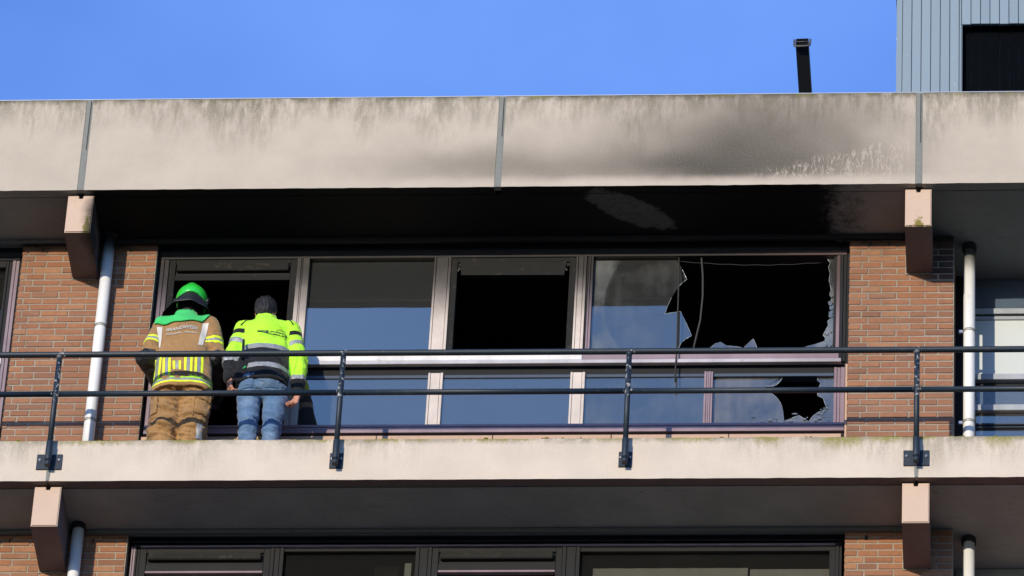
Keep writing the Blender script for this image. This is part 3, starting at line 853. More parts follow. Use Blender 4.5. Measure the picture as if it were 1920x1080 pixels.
# broken panes: outlines in metres, each shard a slab of 6 mm glass
def shard(par, pts, mat, y=0.735, dy=0.006, name='glass_shard', rim=None):
    bm = bmesh.new(); prism_xz(bm, pts, y, y + dy)
    if rim:                                   # pale tubes along the broken edge, its glints put in as colour
        n0 = len(bm.faces)
        rr = random.Random(len(pts))
        pl = [(a, y + 0.001, b) for a, b in rim]
        for p, q in zip(pl, pl[1:]):
            if rr.random() < 0.8: tube(bm, [p, q], rr.uniform(0.0010, 0.0030), 5)
        bm.faces.ensure_lookup_table()
        for f in bm.faces[n0:]: f.material_index = 1
    return build(name, bm, [mat, M['rim_glint']], par)
def PT(u, v):   # photo-measured outline points on the glass plane, metres
    return (3.9722 + (u - 1108.0) * 0.0041915 + (v - 655.0) * 0.0000747 , -1.0560 - (v - 655.0) * 0.005360 )
up = lambda l, ox, oy, k: [PT(ox + a / k, oy + b / k) for a, b in l]
ZL = -1.117
big = up([(88, 92), (300, 92), (523, 92), (545, 130), (562, 165), (577, 197), (556, 212), (530, 240), (500, 290), (480, 335), (467, 375)], 1080, 450, 2.769)
bx, bz = big[-1]
shard(win, [(3.984, ZL)] + [(3.984, -0.140)] + big[1:] + up([(300, 408), (160, 432), (90, 434)], 1080, 450, 2.769)[:0] + [(bx - 0.03, bz - 0.004), (4.30, -0.80), (3.99, -0.875)], M['glass_sooty'], rim=big[2:] + [(4.30, -0.80), (3.99, -0.875)])
low = up([(467, 377), (548, 364), (575, 420), (607, 490), (575, 508), (552, 530), (538, 560), (530, 592)], 1080, 450, 2.769)
shard(win, [(3.984, ZL), (3.984, -0.877), (4.30, -0.802), (bx - 0.03, bz - 0.006)] + low[:-1] + [(low[-1][0], ZL)], M['glass_sooty'], y=0.733, rim=low[:-1])
b1 = up([(225, 575), (262, 550), (285, 530), (312, 522), (345, 542), (390, 546), (432, 555), (445, 575)], 1240, 450, 2.768)
shard(win, [(b1[0][0], ZL)] + b1 + [(b1[-1][0], ZL)], M['glass_cracked'], rim=b1)
b2 = up([(428, 560), (455, 532), (478, 510), (490, 532), (502, 565)], 1240, 450, 2.768)
shard(win, [(b2[0][0], ZL)] + b2 + [(b2[-1][0], ZL)], M['glass_cracked'], y=0.728, rim=b2)
b3 = up([(725, 556), (760, 545), (800, 535), (845, 520), (848, 505), (835, 490), (850, 462), (862, 440), (858, 420), (876, 404), (868, 385), (878, 366), (872, 330), (882, 290), (874, 240), (866, 205), (872, 170), (862, 140), (872, 115), (855, 92)], 1240, 450, 2.768)
shard(win, [(b3[0][0], ZL)] + b3 + [(5.868, -0.139), (5.868, ZL)], M['glass_edge'], rim=b3)
for k in range(14):        # splinters held by the bead on the right
    zz = -1.08 + R.random() ** 1.3 * 0.75
    xx = 5.855 - R.uniform(0.0, 0.05 if zz < -0.75 else 0.02)
    r = R.uniform(0.012, 0.038)
    pts = [(xx + r * math.cos(a) * R.uniform(.4, .8), zz + r * math.sin(a) * R.uniform(.6, 1.3)) for a in [i * 2 * math.pi / 5 + R.uniform(-.3, .3) for i in range(5)]]
    o = shard(win, pts, M['glass_edge'], y=0.722 + R.uniform(-.006, .006), dy=0.004, name='splinter')
# lower right light
c_l = up([(640, 668), (632, 700), (622, 722), (600, 745), (575, 752), (545, 750), (543, 762), (580, 790), (605, 812), (628, 850), (635, 880), (640, 925)], 1240, 450, 2.768)
c_b = up([(680, 912), (715, 900), (740, 915), (762, 933), (782, 905), (815, 882), (858, 868), (848, 845), (838, 815), (808, 800), (812, 768), (824, 738), (806, 722), (814, 690), (812, 668)], 1240, 450, 2.768)
ZB, ZU = -1.8165, -1.3295
shard(win, [(4.9495, ZB), (4.9495, ZU)] + [(c_l[0][0], ZU)] + c_l[1:] + [(c_l[-1][0], ZB)], M['glass_cracked'], rim=c_l)
shard(win, [(c_l[-1][0] + 0.002, ZB), (c_l[-1][0] + 0.002, c_l[-1][1])] + c_b[:-1] + [(c_b[-1][0], ZU), (5.8825, ZU), (5.8825, ZB)], M['glass_cracked'], rim=c_b)
for k in range(48):
    xx = R.uniform(5.20, 5.86); zz = -1.81 + abs(R.gauss(0, 0.05)) + (max(0, xx - 5.7) * R.random() * 1.1)
    r = R.uniform(0.006, 0.022)
    pts = [(xx + r * math.cos(a) * R.uniform(.3, 1.5), zz + r * math.sin(a) * R.uniform(.2, .9)) for a in [i * 2 * math.pi / 5 + R.uniform(-.3, .3) for i in range(5)]]
    shard(win, pts, M['glass_edge'], y=0.722 + R.uniform(-.006, .006), dy=0.003, name='splinter')
# remains of the glazing seal along the head of the smashed light
bm = bmesh.new()
tube(bm, [(4.63 + 1.13 * t, 0.722, -0.165 - 0.045 * math.sin(t * 2.6) + 0.003 * math.sin(t * 37)) for t in [i / 26 for i in range(27)]], 0.0035, 6)
build('seal_remnant', bm, M['gasket'], win)

# seal strips hanging down in front of the smashed light
bm = bmesh.new(); tube(bm, [(4.652, 0.70, -0.150), (4.660, 0.655, -0.35), (4.664, 0.642, -0.80), (4.668, 0.640, -1.12), (4.662, 0.638, -1.28), (4.664, 0.640, -1.44)], 0.0065, 8)
o = build('seal_strip', bm, M['gasket'], None, True); tag(o, 'straight black seal strip hanging left of the smashed window hole', 'seal strip', 'loose window seals')
bm = bmesh.new(); tube(bm, [(4.828, 0.705, -0.150), (4.845, 0.690, -0.35), (4.850, 0.680, -0.55), (4.838, 0.675, -0.80), (4.808, 0.680, -0.98), (4.785, 0.690, -1.112)], 0.0075, 8)
o = build('seal_strip', bm, M['seal_grey'], None, True); tag(o, 'curved grey seal strip dangling across the smashed window hole', 'seal strip', 'loose window seals')

# ------------------------------------------------------------------ neighbour's window, left edge of the picture
wl = empty('neighbour_window', (-0.53, YF, -1.955), bld)
member(wl, 'head_frame', -5.9, -0.545, -0.135, -0.088, M['frame_dark'])
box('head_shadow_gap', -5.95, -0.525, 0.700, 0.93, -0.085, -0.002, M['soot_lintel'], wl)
member(wl, 'jamb', -0.600, -0.548, -1.815, -0.136, M['frame_clean_mauve'], grooves=(-0.575,))
box('jamb_gap', -0.547, -0.523, 0.705, 0.93, -1.955, -0.086, M['black_joint'], wl)
member(wl, 'stile', -0.652, -0.601, -1.110, -0.136, M['frame_dark'], YF + 0.006, 0.79, grooves=(-0.63,))
member(wl, 'top_rail', -5.9, -0.653, -0.200, -0.136, M['frame_dark'], YF + 0.006, 0.79)
member(wl, 'transom', -5.9, -0.601, -1.192, -1.116, M['frame_white'], YF - 0.010, 0.80)
box('transom_gap', -5.9, -0.601, 0.715, 0.80, -1.300, -1.193, M['black_joint'], wl)
member(wl, 'sill_frame', -5.9, -0.548, -1.897, -1.817, M['frame_clean_mauve'], 0.672, 0.81, grooves=(-1.842, -1.868), vertical=False)
member(wl, 'jamb', -0.668, -0.601, -1.815, -1.301, M['frame_clean_mauve'], grooves=(-0.63,))
pane(wl, -5.9, -0.6525, -1.117, -0.200, M['glass_dim'])
pane(wl, -5.9, -0.6685, -1.8165, -1.301, M['glass_low'])
bm = bmesh.new()
for k in range(40):
    z_ = -0.21 - k * 0.023
    vs = [bm.verts.new(p) for p in ((-3.4, 0.775, z_ - 0.008), (-0.656, 0.775, z_ - 0.008), (-0.656, 0.797, z_ + 0.006), (-3.4, 0.797, z_ + 0.006))]
    bm.faces.new(vs)
    vs = [bm.verts.new(p) for p in ((-3.4, 0.775, z_ - 0.0095), (-0.656, 0.775, z_ - 0.0095), (-0.656, 0.797, z_ + 0.0045), (-3.4, 0.797, z_ + 0.0045))]
    bm.faces.new(vs[::-1])
build('venetian_blind', bm, M['blind'], wl)

wn = empty('lower_neighbour_window', (-0.53, YF, S0 - 1.955), bld)
member(wn, 'head_frame', -5.9, -0.545, S0 - 0.110, S0 - 0.060, M['frame_dark'])
member(wn, 'jamb', -0.600, -0.548, S0 - 1.815, S0 - 0.111, M['frame_clean_mauve'], grooves=(-0.575,))
member(wn, 'sill_frame', -5.9, -0.548, S0 - 1.897, S0 - 1.817, M['frame_clean_mauve'], 0.672, 0.81)
for a in (-4.75, -3.4, -2.0): member(wn, 'mullion', a, a + 0.11, S0 - 1.815, S0 - 0.111, M['frame_dark'], YF - 0.003, 0.80)
for a, b in ((-5.9, -4.75), (-4.64, -3.4), (-3.29, -2.0), (-1.89, -0.6005)): pane(wn, a + 0.0005, b - 0.0005, S0 - 1.8165, S0 - 0.1115, M['glass_dim'])

# ------------------------------------------------------------------ window band of the storey below (only its head is in the picture)
wb = empty('lower_window_band', (0.556, YF, S0 - 1.955), bld)
o_ = STOREY
box('head_shadow_gap', 0.556, 5.984, 0.700, 0.93, o_ - 0.050, o_ - 0.002, M['black_joint'], wb)
member(wb, 'head_frame', 0.575, 5.965, o_ - 0.068, o_ - 0.051, M['frame_dark'], YF - 0.01, 0.80)
box('head_groove', 0.575, 5.965, 0.705, 0.80, o_ - 0.093, o_ - 0.069, M['black_joint'], wb)
member(wb, 'head_frame', 0.640, 5.916, o_ - 0.110, o_ - 0.094, M['frame_clean_mauve'], YF - 0.012, 0.80)
member(wb, 'jamb', 0.575, 0.605, o_ - 1.815, o_ - 0.094, M['frame_clean_mauve'], grooves=(0.588,))
member(wb, 'jamb', 0.606, 0.640, o_ - 1.815, o_ - 0.111, M['frame_dark'], YF + 0.004, grooves=(0.62,))
member(wb, 'jamb', 5.917, 5.965, o_ - 1.815, o_ - 0.094, M['frame_dark'], grooves=(5.945,))
member(wb, 'sill_frame', 0.575, 5.965, o_ - 1.897, o_ - 1.817, M['frame_clean_mauve'], 0.672, 0.81, grooves=(o_ - 1.86,), vertical=False)
for a, b in ((1.640, 1.740), (2.745, 2.868), (3.858, 3.990)):
    member(wb, 'mullion', a, b, o_ - 1.815, o_ - 0.111, M['frame_dark'], YF - 0.003, 0.80, grooves=(a + 0.03, b - 0.03))
for a, b in ((0.641, 1.639), (2.869, 3.857)):
    s = vent_sash(wb, a, b, o_ - 1.815, o_ - 0.112, M['frame_dark'], 0)
    box('vent_box', a + 0.065, b - 0.068, 0.670, 0.72, o_ - 0.232, o_ - 0.165, M['frame_grey'], s, 0.008)
    box('vent_slot', a + 0.055, b - 0.055, 0.712, 0.78, o_ - 0.262, o_ - 0.160, M['black_joint'], s)
    box('vent_rail', a + 0.0515, b - 0.0515, YF + 0.008, 0.783, o_ - 0.325, o_ - 0.263, M['frame_dark'], s, 0.002)
    box('glazing_bead', a + 0.0515, b - 0.0515, YF + 0.004, 0.784, o_ - 0.345, o_ - 0.326, M['frame_clean_mauve'], s, 0.002)
    pane(s, a + 0.051, b - 0.051, o_ - 1.814, o_ - 0.345, M['glass_dim'])
box('head_bead', 1.7415, 2.7435, YF + 0.008, 0.79, o_ - 0.142, o_ - 0.112, M['frame_dark'], wb, 0.002)
pane(wb, 1.7405, 2.7445, o_ - 1.8165, o_ - 0.112, M['glass_dim'])
box('head_bead', 3.9905, 5.9165, YF + 0.008, 0.79, o_ - 0.152, o_ - 0.112, M['frame_dark'], wb, 0.002)
box('side_bead', 5.872, 5.9165, YF + 0.006, 0.79, o_ - 1.815, o_ - 0.1525, M['frame_dark'], wb, 0.002)
pane(wb, 3.9905, 5.871, o_ - 1.8165, o_ - 0.153, M['glass_dim'])
box('spandrel_fill', 0.556, 5.984, 0.70, 0.93, o_ - 1.953, o_ - 1.898, M['black_joint'], wb)
# roller blind and a bright strip standing inside
bm = bmesh.new()
for i in range(41):
    xx = 4.085 + 1.17 * i / 40
    for zz in (o_ - 1.75, o_ - 0.236): bm.verts.new((xx, 0.80 + 0.004 * math.sin(i * 0.9) * (1 if zz < o_ - 1 else .4), zz))
bm.verts.ensure_lookup_table()
for i in range(40): bm.faces.new([bm.verts[k] for k in (2 * i, 2 * i + 2, 2 * i + 3, 2 * i + 1)])
build('roller_blind', bm, M['curtain'], wb)
box('roller_blind', 5.272, 5.868, 0.803, 0.807, o_ - 1.75, o_ - 0.246, M['curtain'], wb)
box('light_strip', 2.655, 2.705, 0.80, 0.82, o_ - 1.7, o_ - 0.18, M['white_strip'], wb)
box('inner_curtain', 2.42, 2.60, 0.86, 0.875, o_ - 1.7, o_ - 0.12, M['gasket'], wb)
for k, xx in enumerate((0.78, 1.05, 1.44)):
    box('inner_curtain', xx, xx + 0.05, 0.80, 0.81, o_ - 1.75, o_ - 0.37, M['white_strip'], wb)

# ------------------------------------------------------------------ set-back bay at the right edge
YR = 1.150
wr = empty('recessed_window', (6.95, YR, FLOOR), bld)
YQ = YR
box('return_wall', 6.72, 6.8036, YW + 0.31, YR + 0.06, FLOOR + 0.005, -0.003, M['brick_courses'], wr)
box('post', 6.806, 6.868, YQ - 0.02, YQ + 0.08, FLOOR + 0.005, -0.003, M['frame_dark'], wr)
member(wr, 'rail', 6.869, 13.0, -0.372, -0.318, M['frame_blue'], YQ - 0.012, YQ + 0.06)
box('rail_gap', 6.869, 13.0, YQ + 0.005, YQ + 0.06, -0.388, -0.373, M['frame_dark'], wr)
box('bead', 6.869, 13.0, YQ + 0.002, YQ + 0.06, -0.412, -0.3885, M['frame_blue'], wr)
member(wr, 'bead', 6.869, 13.0, -0.424, -0.413, M['frame_blue'], YQ - 0.004, YQ + 0.06)
member(wr, 'rail', 6.869, 13.0, -1.036, -0.980, M['frame_blue'], YQ - 0.020, YQ + 0.06)
box('rail_gap', 6.869, 13.0, YQ + 0.03, YQ + 0.06, -1.085, -1.037, M['black_joint'], wr)
member(wr, 'rail', 6.869, 13.0, -1.342, -1.285, M['frame_blue'], YQ - 0.020, YQ + 0.06)
member(wr, 'bead', 6.869, 13.0, -1.47, -1.455, M['bead_blue'], YQ - 0.004, YQ + 0.06)
member(wr, 'bead', 6.869, 13.0, -1.50, -1.490, M['bead_blue'], YQ - 0.004, YQ + 0.06)
box('panel', 6.869, 13.0, YQ + 0.010, YQ + 0.03, -0.979, -0.425, M['panel_wired'], wr)
pane(wr, 6.869, 13.0, -0.317, -0.003, M['glass_wired'], YQ + 0.02)
pane(wr, 6.869, 13.0, -1.284, -1.086, M['glass_wired'], YQ + 0.02)
pane(wr, 6.869, 13.0, -2.60, -1.343, M['glass_low'], YQ + 0.02)
room('stair_hall', 6.82, 13.0, YQ + 0.09, 5.0, FLOOR + 0.01, -0.002, M['room_dim'])
box('recess_wall', 6.82, 13.0, YR, YR + 0.1, S1 + STOREY, S0 - 0.42, M['brick_courses'], wr)
box('recess_head', 6.82, 13.0, YR - 0.02, YR + 0.12, S0 - 0.42, S0 - 0.003, M['soffit_plain'], wr)

# ================================================================== drainpipes
def drainpipe(xc, yc, z0, z1, clamps, label, collar=True):
    d = empty('drainpipe', (xc, yc, z0))
    tag(d, label, 'drainpipe', 'facade drainpipes')
    bm = bmesh.new(); tube(bm, [(xc, yc, z0), (xc, yc, (z0 + z1) / 2), (xc, yc, z1)], 0.0455, 28); build('pipe', bm, M['pipe'], d)
    if collar:
        bm = bmesh.new(); tube(bm, [(xc, yc, z1 - 0.05), (xc, yc, z1 - 0.002)], 0.056, 28); build('collar', bm, M['black_joint'], d)
    for zc, lug in clamps:
        bm = bmesh.new(); tube(bm, [(xc, yc, zc - 0.011), (xc, yc, zc - 0.004)], 0.0492, 28); tube(bm, [(xc, yc, zc + 0.004), (xc, yc, zc + 0.011)], 0.0492, 28)
        c = build('pipe_clamp', bm, M['pipe_clamp'], d)
        if lug: box('lug', xc - 0.082, xc - 0.048, yc - 0.012, yc + 0.012, zc - 0.014, zc + 0.014, M['steel_bolt'], c, 0.002)
        bm = bmesh.new(); tube(bm, [(xc, yc + 0.045, zc), (xc, max(YW + 0.02, yc + 0.06), zc)], 0.006, 8); build('spacer', bm, M['pipe_clamp'], c)
    return d
drainpipe(0.176, 0.548, FLOOR + 0.002, 0.002, ((-0.935, 0), (-1.875, 0)), 'grey-white drainpipe against the brick pier left of the firefighter')
drainpipe(6.917, 0.762, FLOOR + 0.002, 0.002, ((-0.865, 1), (-1.762, 1)), 'white drainpipe in front of the recessed wired-glass window')
drainpipe(0.176, 0.548, S1 + STOREY + 0.002, S0 + 0.002, (), 'grey drainpipe below the gallery beside the lower left bracket')
drainpipe(6.917, 0.762, S1 + STOREY + 0.002, S0 + 0.002, (), 'cream drainpipe below the gallery at the lower right')

# ================================================================== railing
rl = empty('balcony_railing', (0.0, -0.07, S0))
tag(rl, 'dark blue tubular steel railing along the gallery slab', 'railing')
YP = -0.070
bm = bmesh.new(); tube(bm, [(-5.0, YP, RZ1), (1.30, YP, RZ1), (7.0, YP, RZ1), (11.5, YP, RZ1)], 0.0242, 24); build('handrail', bm, M['rail'], rl)
px_ = [k * BAY * 2 / 3 for k in range(-2, 6)]
for a, b in zip(px_, px_[1:]):
    bm = bmesh.new(); tube(bm, [(a + 0.022, YP, RZ2), ((a + b) / 2, YP, RZ2), (b - 0.022, YP, RZ2)], 0.0222, 22)
    mr = build('mid_rail', bm, M['rail'], rl)
    for xx in (a + 0.022, b - 0.034):
        bm = bmesh.new(); tube(bm, [(xx, YP, RZ2), (xx + 0.012, YP, RZ2)], 0.0236, 22); build('ferrule', bm, M['rail'], mr)
simple('worn_ferrule', (0.10, 0.10, 0.10, 1), 0.6, var=0.9, vscale=70)
for k, xp in enumerate(px_):
    wide = (k - 2) % 3 == 0
    post = empty('post', (xp, YP, S0 + 0.06), rl)
    bm = bmesh.new(); tube(bm, [(xp, YP, -2.56), (xp, YP, -2.1), (xp, YP, RZ1 - 0.022)], 0.0212, 22); build('tube', bm, M['rail'], post)
    bm = bmesh.new(); tube(bm, [(xp, YP, RZ1 - 0.040), (xp, YP, RZ1 - 0.012)], [0.0212, 0.0240], 22); build('weld_collar', bm, M['worn_ferrule'] if k in (2, 5) else M['rail'], post)
    bm = bmesh.new(); tube(bm, [(xp, YP, -2.735), (xp, YP, -2.73), (xp, YP, -2.565), (xp, YP, -2.56)], [0.0250, 0.0262, 0.0262, 0.0250], 22); build('sleeve', bm, M['rail'], post)
    bm = bmesh.new(); tube(bm, [(xp, YP, -2.785), (xp, YP, -2.735)], 0.0212, 22)
    tube(bm, [(xp, YP, -2.7855), (xp, YP, -2.780)], 0.0222, 22)
    build('stub', bm, M['rail'], post)
    hw = 0.097 if wide else 0.051
    bm = bmesh.new()
    bbox(bm, xp - hw, xp + hw, -0.010, -0.0015, -2.775, -2.630, 0.002)
    bbox(bm, xp - 0.016, xp + 0.016, -0.052, -0.0095, -2.72, -2.64)
    pl = build('base_plate', bm, M['rail'], post)
    for sx_ in (-1, 1):
        bx_ = xp + sx_ * (hw - 0.023 if wide else 0.036)
        bm = bmesh.new(); tube(bm, [(bx_, -0.026, -2.688), (bx_, -0.0095, -2.688)], 0.0045, 8); tube(bm, [(bx_, -0.018, -2.688), (bx_, -0.0098, -2.688)], 0.0095, 6)
        build('bolt', bm, M['steel_bolt'], pl)

# ================================================================== roof: hoist arm and plant room
da = empty('roof_hoist_arm', (5.60, 0.95, 0.70))
tag(da, 'black square steel tube jutting from the roof edge, strap round its end', 'hoist arm')
ex, ey, ez = 5.592, 0.33, 1.775      # open end
ax = Vector((-0.035, -0.93, 0.36)).normalized()
side = Vector((1, -0.03, 0)).normalized(); side = (side - ax * side.dot(ax)).normalized(); upv = ax.cross(side).normalized() if side.cross(ax).z < 0 else side.cross(ax).normalized()
P0, P1 = Vector((ex, ey, ez)) - ax * 0.72, Vector((ex, ey, ez))
def sq_tube(bm, a, b, ho, hi):
    r = []
    for p, h in ((a, ho), (b, ho), (b, hi), (a + (b - a) * 0.25, hi)):
        r.append([bm.verts.new(p + side * sx2 * h + upv * sy2 * h) for sx2, sy2 in ((-1, -1), (1, -1), (1, 1), (-1, 1))])
    for q, s in zip(r, r[1:]):
        for k in range(4): bm.faces.new((q[k], q[(k + 1) % 4], s[(k + 1) % 4], s[k]))
    bm.faces.new(r[0][::-1]); bm.faces.new(r[-1])
    bmesh.ops.recalc_face_normals(bm, faces=bm.faces)
bm = bmesh.new(); sq_tube(bm, P0, P1, 0.050, 0.045); build('arm_tube', bm, M['duct_black'], da)
bm = bmesh.new()
sp = []
for t in range(13):
    a = math.pi * (1.0 + t / 12.0)
    cx_, cy_ = math.cos(a), math.sin(a)
    ex_ = 0.0635 * (abs(cx_) ** 0.35) * (1 if cx_ > 0 else -1); ey_ = 0.060 * (abs(cy_) ** 0.55) * (1 if cy_ > 0 else -1)
    sp.append(P1 - ax * 0.012 + side * ex_ + upv * ey_)
sp = [sp[0] + upv * 0.05] + sp + [sp[-1] + upv * 0.05]
tube(bm, sp, 0.0085, 10); build('strap', bm, M['duct_strap'], da, True)
bm = bmesh.new(); tube(bm, [P1 - side * 0.052 + ax * 0.004 - upv * 0.012, P1 + side * 0.052 + ax * 0.004 - upv * 0.012], 0.004, 8); build('pin', bm, M['duct_strap'], da)
pb = P0 + ax * 0.06
bm = bmesh.new(); bbox(bm, pb.x - 0.048, pb.x + 0.048, pb.y - 0.05, pb.y + 0.05, 0.70, pb.z - 0.03, 0.003); build('upright', bm, M['duct_black'], da)
bm = bmesh.new(); bbox(bm, pb.x - 0.15, pb.x + 0.15, pb.y - 0.15, pb.y + 0.15, 0.701, 0.716, 0.003); build('foot_plate', bm, M['duct_black'], da)

pr = empty('roof_plant_room', (6.28, 2.5, 0.70))
tag(pr, 'pale blue boarded plant room on the roof with a dark opening', 'plant room')
PY = 2.50
X0 = 6.279
box('core', X0 + 0.02, 11.5, PY + 0.12, 6.5, 0.702, 5.5, M['corner_trim'], pr)
bm = bmesh.new()
n = 40
vs = []
for i in range(n + 1):
    zz = 0.702 + 4.8 * i / n
    j = 0.004 * mnoise.noise((zz * 6, 3.3, 0)) + 0.003 * mnoise.noise((zz * 19, 5.3, 0))
    vs.append([bm.verts.new(p) for p in ((X0 + j, PY - 0.004, zz), (X0 + 0.046, PY - 0.004, zz), (X0 + 0.046, PY + 0.117, zz), (X0 + j, PY + 0.117, zz))])
for a, b in zip(vs, vs[1:]):
    for q in range(4): bm.faces.new((a[q], a[(q + 1) % 4], b[(q + 1) % 4], b[q]))
bm.faces.new(vs[0]); bm.faces.new(vs[-1][::-1]); bmesh.ops.recalc_face_normals(bm, faces=bm.faces)
build('corner_board', bm, M['clad'], pr)
BW = 0.0793
x = X0 + 0.048
XD, ZD = 6.823, 3.876
bi = 0
while x < 11.4:
    x1 = x + BW
    if x < XD - 0.004:
        x1 = min(x1, XD - 0.001)
        box('cladding_board', x + 0.0022, x1 - 0.0022, PY + R.uniform(-.001, .001), PY + 0.03, 0.703, 5.5, M['clad'], pr, 0.003)
    else:
        box('cladding_board', x + 0.0022, x1 - 0.0022, PY - 0.012 + R.uniform(-.001, .001), PY + 0.02, ZD + R.uniform(-.004, .004), 5.5, M['clad'], pr, 0.003)
        box('opening_board', x + 0.0022, x1 - 0.0022, PY + 0.085, PY + 0.11, 0.703, ZD + 0.3, M['clad_shaded'], pr, 0.003)
    x = x1
box('opening_jamb', XD - 0.0005, XD + 0.004, PY - 0.002, PY + 0.084, 0.703, ZD - 0.006, M['clad'], pr)
box('plant_roof_edge', X0 - 0.05, 11.6, PY - 0.06, 6.6, 5.505, 5.62, M['metal_trim'], pr)

# ================================================================== people
def surface_nets(d, org, h):
    s = d < 0
    c = [s[i:s.shape[0] - 1 + i, j:s.shape[1] - 1 + j, k:s.shape[2] - 1 + k] for i in (0, 1) for j in (0, 1) for k in (0, 1)]
    cnt = sum(a.astype(np.int8) for a in c)
    act = (cnt > 0) & (cnt < 8)
    idx = -np.ones(act.shape, np.int64); I, J, K = np.nonzero(act); idx[I, J, K] = np.arange(len(I))
    off = [(i, j, k) for i in (0, 1) for j in (0, 1) for k in (0, 1)]
    val = np.stack([d[I + o[0], J + o[1], K + o[2]] for o in off], 1)
    acc = np.zeros((len(I), 3)); n = np.zeros(len(I))
    for a in range(8):
        for b in range(a + 1, 8):
            if sum(abs(off[a][q] - off[b][q]) for q in range(3)) != 1: continue
            va, vb = val[:, a], val[:, b]; m = (va < 0) != (vb < 0)
            t = np.where(m, va / np.where(m, va - vb, 1), 0)
            p = np.array(off[a]) + t[:, None] * (np.array(off[b]) - np.array(off[a]))
            acc += np.where(m[:, None], p, 0); n += m
    V = (np.stack([I, J, K], 1) + acc / n[:, None]) * h + np.array(org)
    F = []
    for ax in range(3):
        b, c_ = (ax + 1) % 3, (ax + 2) % 3
        sh = list(s.shape); sh[ax] -= 1
        sl0 = [slice(None)] * 3; sl1 = [slice(None)] * 3; sl0[ax] = slice(0, -1); sl1[ax] = slice(1, None)
        s0, s1 = s[tuple(sl0)], s[tuple(sl1)]
        P = np.stack(np.nonzero(s0 != s1), 1)
        P = P[(P[:, b] > 0) & (P[:, c_] > 0) & (P[:, b] < s.shape[b] - 1) & (P[:, c_] < s.shape[c_] - 1)]
        e = np.eye(3, dtype=int)
        q = [P - e[b] - e[c_], P - e[c_], P, P - e[b]]
        q = np.stack([idx[a[:, 0], a[:, 1], a[:, 2]] for a in q], 1)
        fl = s1[P[:, 0], P[:, 1], P[:, 2]]
        q[fl] = q[fl][:, ::-1]
        F.append(q)
    return V, np.concatenate(F)

class SDF:
    def __init__(self, lo, hi, h):
        self.h = h; self.lo = np.array(lo, float)
        n = np.ceil((np.array(hi) - self.lo) / h).astype(int) + 1
        self.d = np.full(n, 1.0, np.float32); self.n = n
    def _sub(self, lo, hi):
        a = np.maximum(0, np.floor((np.array(lo) - self.lo) / self.h).astype(int)); b = np.minimum(self.n, np.ceil((np.array(hi) - self.lo) / self.h).astype(int) + 1)
        sl = tuple(slice(int(p), int(max(p, q))) for p, q in zip(a, b))
        g = np.meshgrid(*[self.lo[i] + self.h * np.arange(sl[i].start, sl[i].stop) for i in range(3)], indexing='ij')
        return sl, np.stack(g, -1).astype(np.float32)
    def _put(self, sl, e, k, sub=False):
        d = self.d[sl]
        if sub: self.d[sl] = np.maximum(d, -e); return
        if k > 0:
            t = np.clip(0.5 + 0.5 * (d - e) / k, 0, 1)
            self.d[sl] = d * (1 - t) + e * t - k * t * (1 - t)
        else: self.d[sl] = np.minimum(d, e)
    def cap(self, a, b, ra, rb, k=0.02, flat=None, sub=False):
        """tapered capsule; flat=(axis vector, factor) squeezes it along that axis"""
        a, b = np.array(a, np.float32), np.array(b, np.float32); m = max(ra, rb) * 1.3 + k + 2 * self.h
        sl, P = self._sub(np.minimum(a, b) - m, np.maximum(a, b) + m)
        if P.size == 0: return self
        Q, A, B = P, a, b
        if flat:
            ax, f = np.array(flat[0], np.float32), flat[1]; ax = ax / np.linalg.norm(ax)
            st = lambda X: X + ((X - a) @ ax)[..., None] * ax * (1.0 / f - 1.0)
            Q, A, B = st(P), a, st(b[None])[0]
        ab = B - A; t = np.clip(((Q - A) @ ab) / max(1e-9, float(ab @ ab)), 0, 1)
        e = np.linalg.norm(Q - A - t[..., None] * ab, axis=-1) - (ra + (rb - ra) * t)
        if flat: e = e * (0.5 + 0.5 * flat[1])
        self._put(sl, e, k, sub); return self
    def ell(self, c, r, k=0.02, rot=0.0, sub=False):
        c, r = np.array(c, np.float32), np.array(r, np.float32); m = r.max() * 1.25 + k + 2 * self.h
        sl, P = self._sub(c - m, c + m)
        if P.size == 0: return self
        Q = P - c
        if rot:
            cs, sn = math.cos(rot), math.sin(rot); y, z = Q[..., 1] * cs + Q[..., 2] * sn, -Q[..., 1] * sn + Q[..., 2] * cs
            Q = np.stack([Q[..., 0], y, z], -1)
        q = np.linalg.norm(Q / r, axis=-1)
        e = (q - 1.0) * r.min()
        self._put(sl, e, k, sub); return self
    def cut(self, p, n):
        """keep the side n points away from"""
        n = np.array(n, np.float32); n /= np.linalg.norm(n)
        sl, P = self._sub(self.lo, self.lo + self.h * self.n)
        self.d = np.maximum(self.d, ((P - np.array(p, np.float32)) @ n).astype(np.float32)); return self
    def mesh(self, smooth=2, wrinkle=None):
        V, F = surface_nets(self.d, self.lo, self.h)
        nv = len(V)
        for _ in range(smooth):
            acc = np.zeros_like(V); cnt = np.zeros(nv)
            for a, b in ((0, 1), (1, 2), (2, 3), (3, 0)):
                np.add.at(acc, F[:, a], V[F[:, b]]); np.add.at(cnt, F[:, a], 1)
                np.add.at(acc, F[:, b], V[F[:, a]]); np.add.at(cnt, F[:, b], 1)
            V = 0.45 * V + 0.55 * acc / cnt[:, None]
        if wrinkle is not None:
            fn = np.cross(V[F[:, 2]] - V[F[:, 0]], V[F[:, 3]] - V[F[:, 1]])
            N = np.zeros_like(V)
            for k in range(4): np.add.at(N, F[:, k], fn)
            N /= np.linalg.norm(N, axis=1)[:, None] + 1e-9
            V = V + N * np.array([wrinkle(p) for p in V])[:, None]
        return V, F

